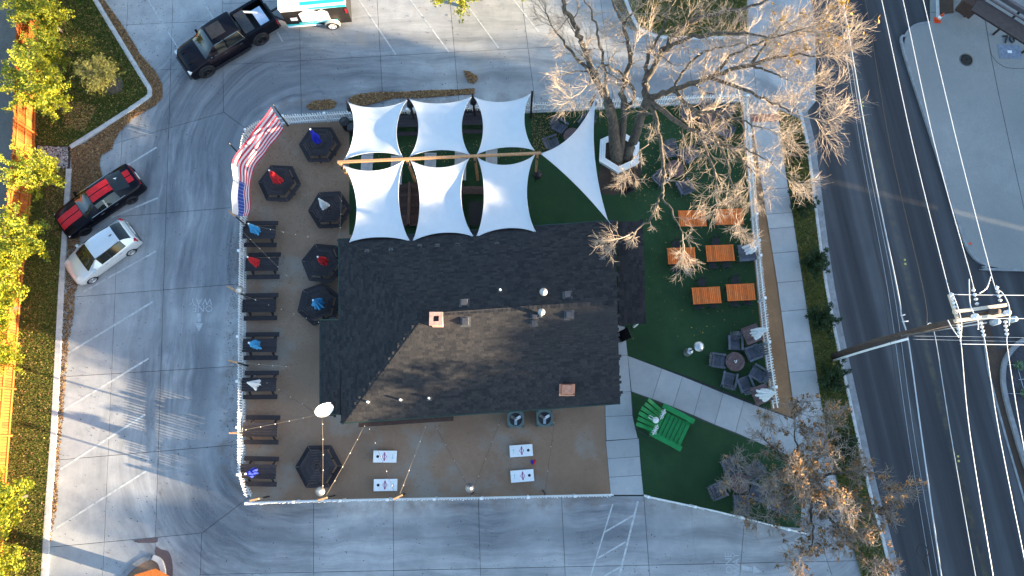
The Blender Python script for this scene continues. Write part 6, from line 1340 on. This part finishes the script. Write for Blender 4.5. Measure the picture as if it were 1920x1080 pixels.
# ------------------------------------------------------------------ uncountable stuff: grass, leaves, litter
def flat_leaves(name, regions, label, mats=LEAFB, size=.035, z=.02, lift=.03, seed=1):
    R_ = random.Random(seed); mb = MB()
    for poly, n, zz in regions:
        for x, y in scatter(poly, n, R_):
            s = size * R_.uniform(.5, 1.5); a = R_.uniform(0, 6.28); u = Vector((math.cos(a), math.sin(a), R_.gauss(0, .3))) * s; v = Vector((-math.sin(a), math.cos(a), R_.gauss(0, .3))) * s * .6; c = Vector((x, y, zz + R_.uniform(.005, lift))); k = len(mb.v)
            mb.v += [tuple(c - u), tuple(c + v), tuple(c + u), tuple(c - v)]; mb.f.append((k, k + 3, k + 2, k + 1)); mb.mi.append(R_.randrange(len(mats))); mb.sm.append(False)
    return stuff(mb.build(name, mats), label, 'leaves')
xy = lambda pts: [(v.x, v.y) for v in PL(pts)]
band = xy([(187, -10), (212, 22), (238, 60), (262, 100), (292, 135), (305, 160), (305, 182), (292, 198), (250, 222), (225, 248), (212, 268), (200, 275), (150, 275), (213, 232), (278, 188), (287, 172), (275, 147), (233, 82), (180, -10)])
drift = xy([(133, 276), (215, 262), (210, 280), (190, 292), (187, 310), (192, 330), (180, 355), (150, 372), (134, 380), (136, 320)]); edge = xy([(133, 390), (150, 400), (150, 520), (140, 560), (140, 585), (130, 640), (126, 690), (122, 740), (118, 790), (112, 860), (108, 950), (96, 1020), (92, 1010), (108, 800), (120, 560)])
fencel = [xy([(655, 186), (668, 178), (700, 174), (760, 173), (800, 170), (850, 169), (885, 168), (888, 176), (840, 180), (790, 184), (740, 184), (700, 194), (670, 202), (655, 198)]), xy([(575, 198), (590, 190), (620, 187), (632, 193), (625, 204), (600, 206), (580, 206)]), xy([(869, 133), (880, 134), (893, 142), (897, 150), (888, 157), (876, 154)]), xy([(868, 169), (890, 166), (889, 176), (870, 178)])]
flat_leaves('leaf_drift', [(band, 9000, .0), (drift, 8000, .0), (edge, 4200, 0), (fencel[0], 6500, 0), (fencel[1], 1500, 0), (fencel[2], 420, 0), (fencel[3], 500, 0)], 'brown drifts of fallen leaves along the kerbs and outside the north fence', LEAFB[:3], .042, lift=.09, seed=2)
lots = xy([(110, -10), (1400, -10), (1400, 180), (460, 230), (440, 950), (1400, 1000), (1480, 1080), (100, 1080)])
flat_leaves('litter_specks', [(lots, 1500, 0), (xy([(190, 0), (330, 0), (330, 250), (200, 330)]), 300, 0), (xy([(425, 440), (443, 440), (441, 900), (425, 900)]), 260, 0)], 'dark specks of leaf litter scattered over the concrete lot', LEAFB[1:2] + [BLACKP], .03, lift=.02, seed=3)
flat_leaves('yard_leaves', [(xy([(470, 250), (655, 235), (655, 440), (600, 600), (470, 900)]), 1700, .012), (xy([(480, 250), (650, 240), (650, 420), (560, 440)]), 900, .012), (xy([(470, 800), (1130, 790), (1130, 925), (480, 930)]), 260, .012)], 'small dark leaves scattered on the granite yard', LEAFB[:2], .026, lift=.02, seed=4)
flat_leaves('turf_leaves', [(xy([(995, 215), (1050, 215), (1060, 260), (1030, 290), (1000, 290)]), 900, .02), (xy([(660, 270), (1000, 260), (1000, 300), (660, 310)]), 500, .02), (xy([(1130, 220), (1390, 200), (1400, 380), (1180, 380)]), 700, .02), (xy([(1180, 400), (1410, 400), (1430, 620), (1180, 640)]), 160, .02)], 'brown and yellow leaves lying on the artificial turf', LEAFB, .032, lift=.02, seed=5)
flat_leaves('lawn_leaves', [(xy(L2), 3600, .1), (xy([(120, 190), (185, 200), (160, 250), (125, 240)]), 1300, .1), (xy(L1), 3000, .1), (xy(strip), 700, .07), (xy([(90, 320), (125, 320), (115, 450), (85, 430)]), 1200, .1), (xy([(1182, -20), (1400, -20), (1400, 66), (1220, 60)]), 700, .1), (xy([(1150, -60), (1172, 0), (1196, 60), (1175, 50), (1130, -40)]), 1400, 0)], 'fallen leaves scattered over the lawns', LEAFB, .038, lift=.05, seed=6)
def grass(name, poly, n, label, h=.09, z=.07, seed=1, w=(.5, .3, .2)):
    R_ = random.Random(seed); mb = MB()
    for x, y in scatter(poly, n, R_):
        c = Vector((x, y, z - .01)); hh = h * R_.uniform(.6, 1.4); a = R_.uniform(0, 6.28); q = Vector((math.cos(a), math.sin(a), 0)); k = len(mb.v); mi = R_.choices((0, 1, 2), w)[0]
        for b in range(2):
            s = Vector((-q.y, q.x, 0)) * .016; tip = c + q * hh * R_.uniform(.3, .9) * (1 if b else -1) + Vector((0, 0, hh)); k = len(mb.v); mb.v += [tuple(c - s), tuple(c + s), tuple(tip)]; mb.f.append((k, k + 1, k + 2)); mb.mi.append(mi); mb.sm.append(False)
    return stuff(mb.build(name, GRASSM), label, 'grass')
grass('lawn_grass', xy(L2), 42000, 'short green grass on the island lawn', seed=11); grass('lawn_grass', xy(L1), 42000, 'short green grass on the strip beside the cedar fence', seed=12, w=(.15, .5, .35))
grass('verge_grass', xy(strip), 26000, 'rough mixed green and straw grass on the verge', .09, .05, 13, (.45, .25, .3)); grass('lawn_grass', xy([(1184, -30), (1400, -30), (1400, 66), (1250, 66), (1200, 46)]), 12000, 'green grass behind the bare tree', seed=14)
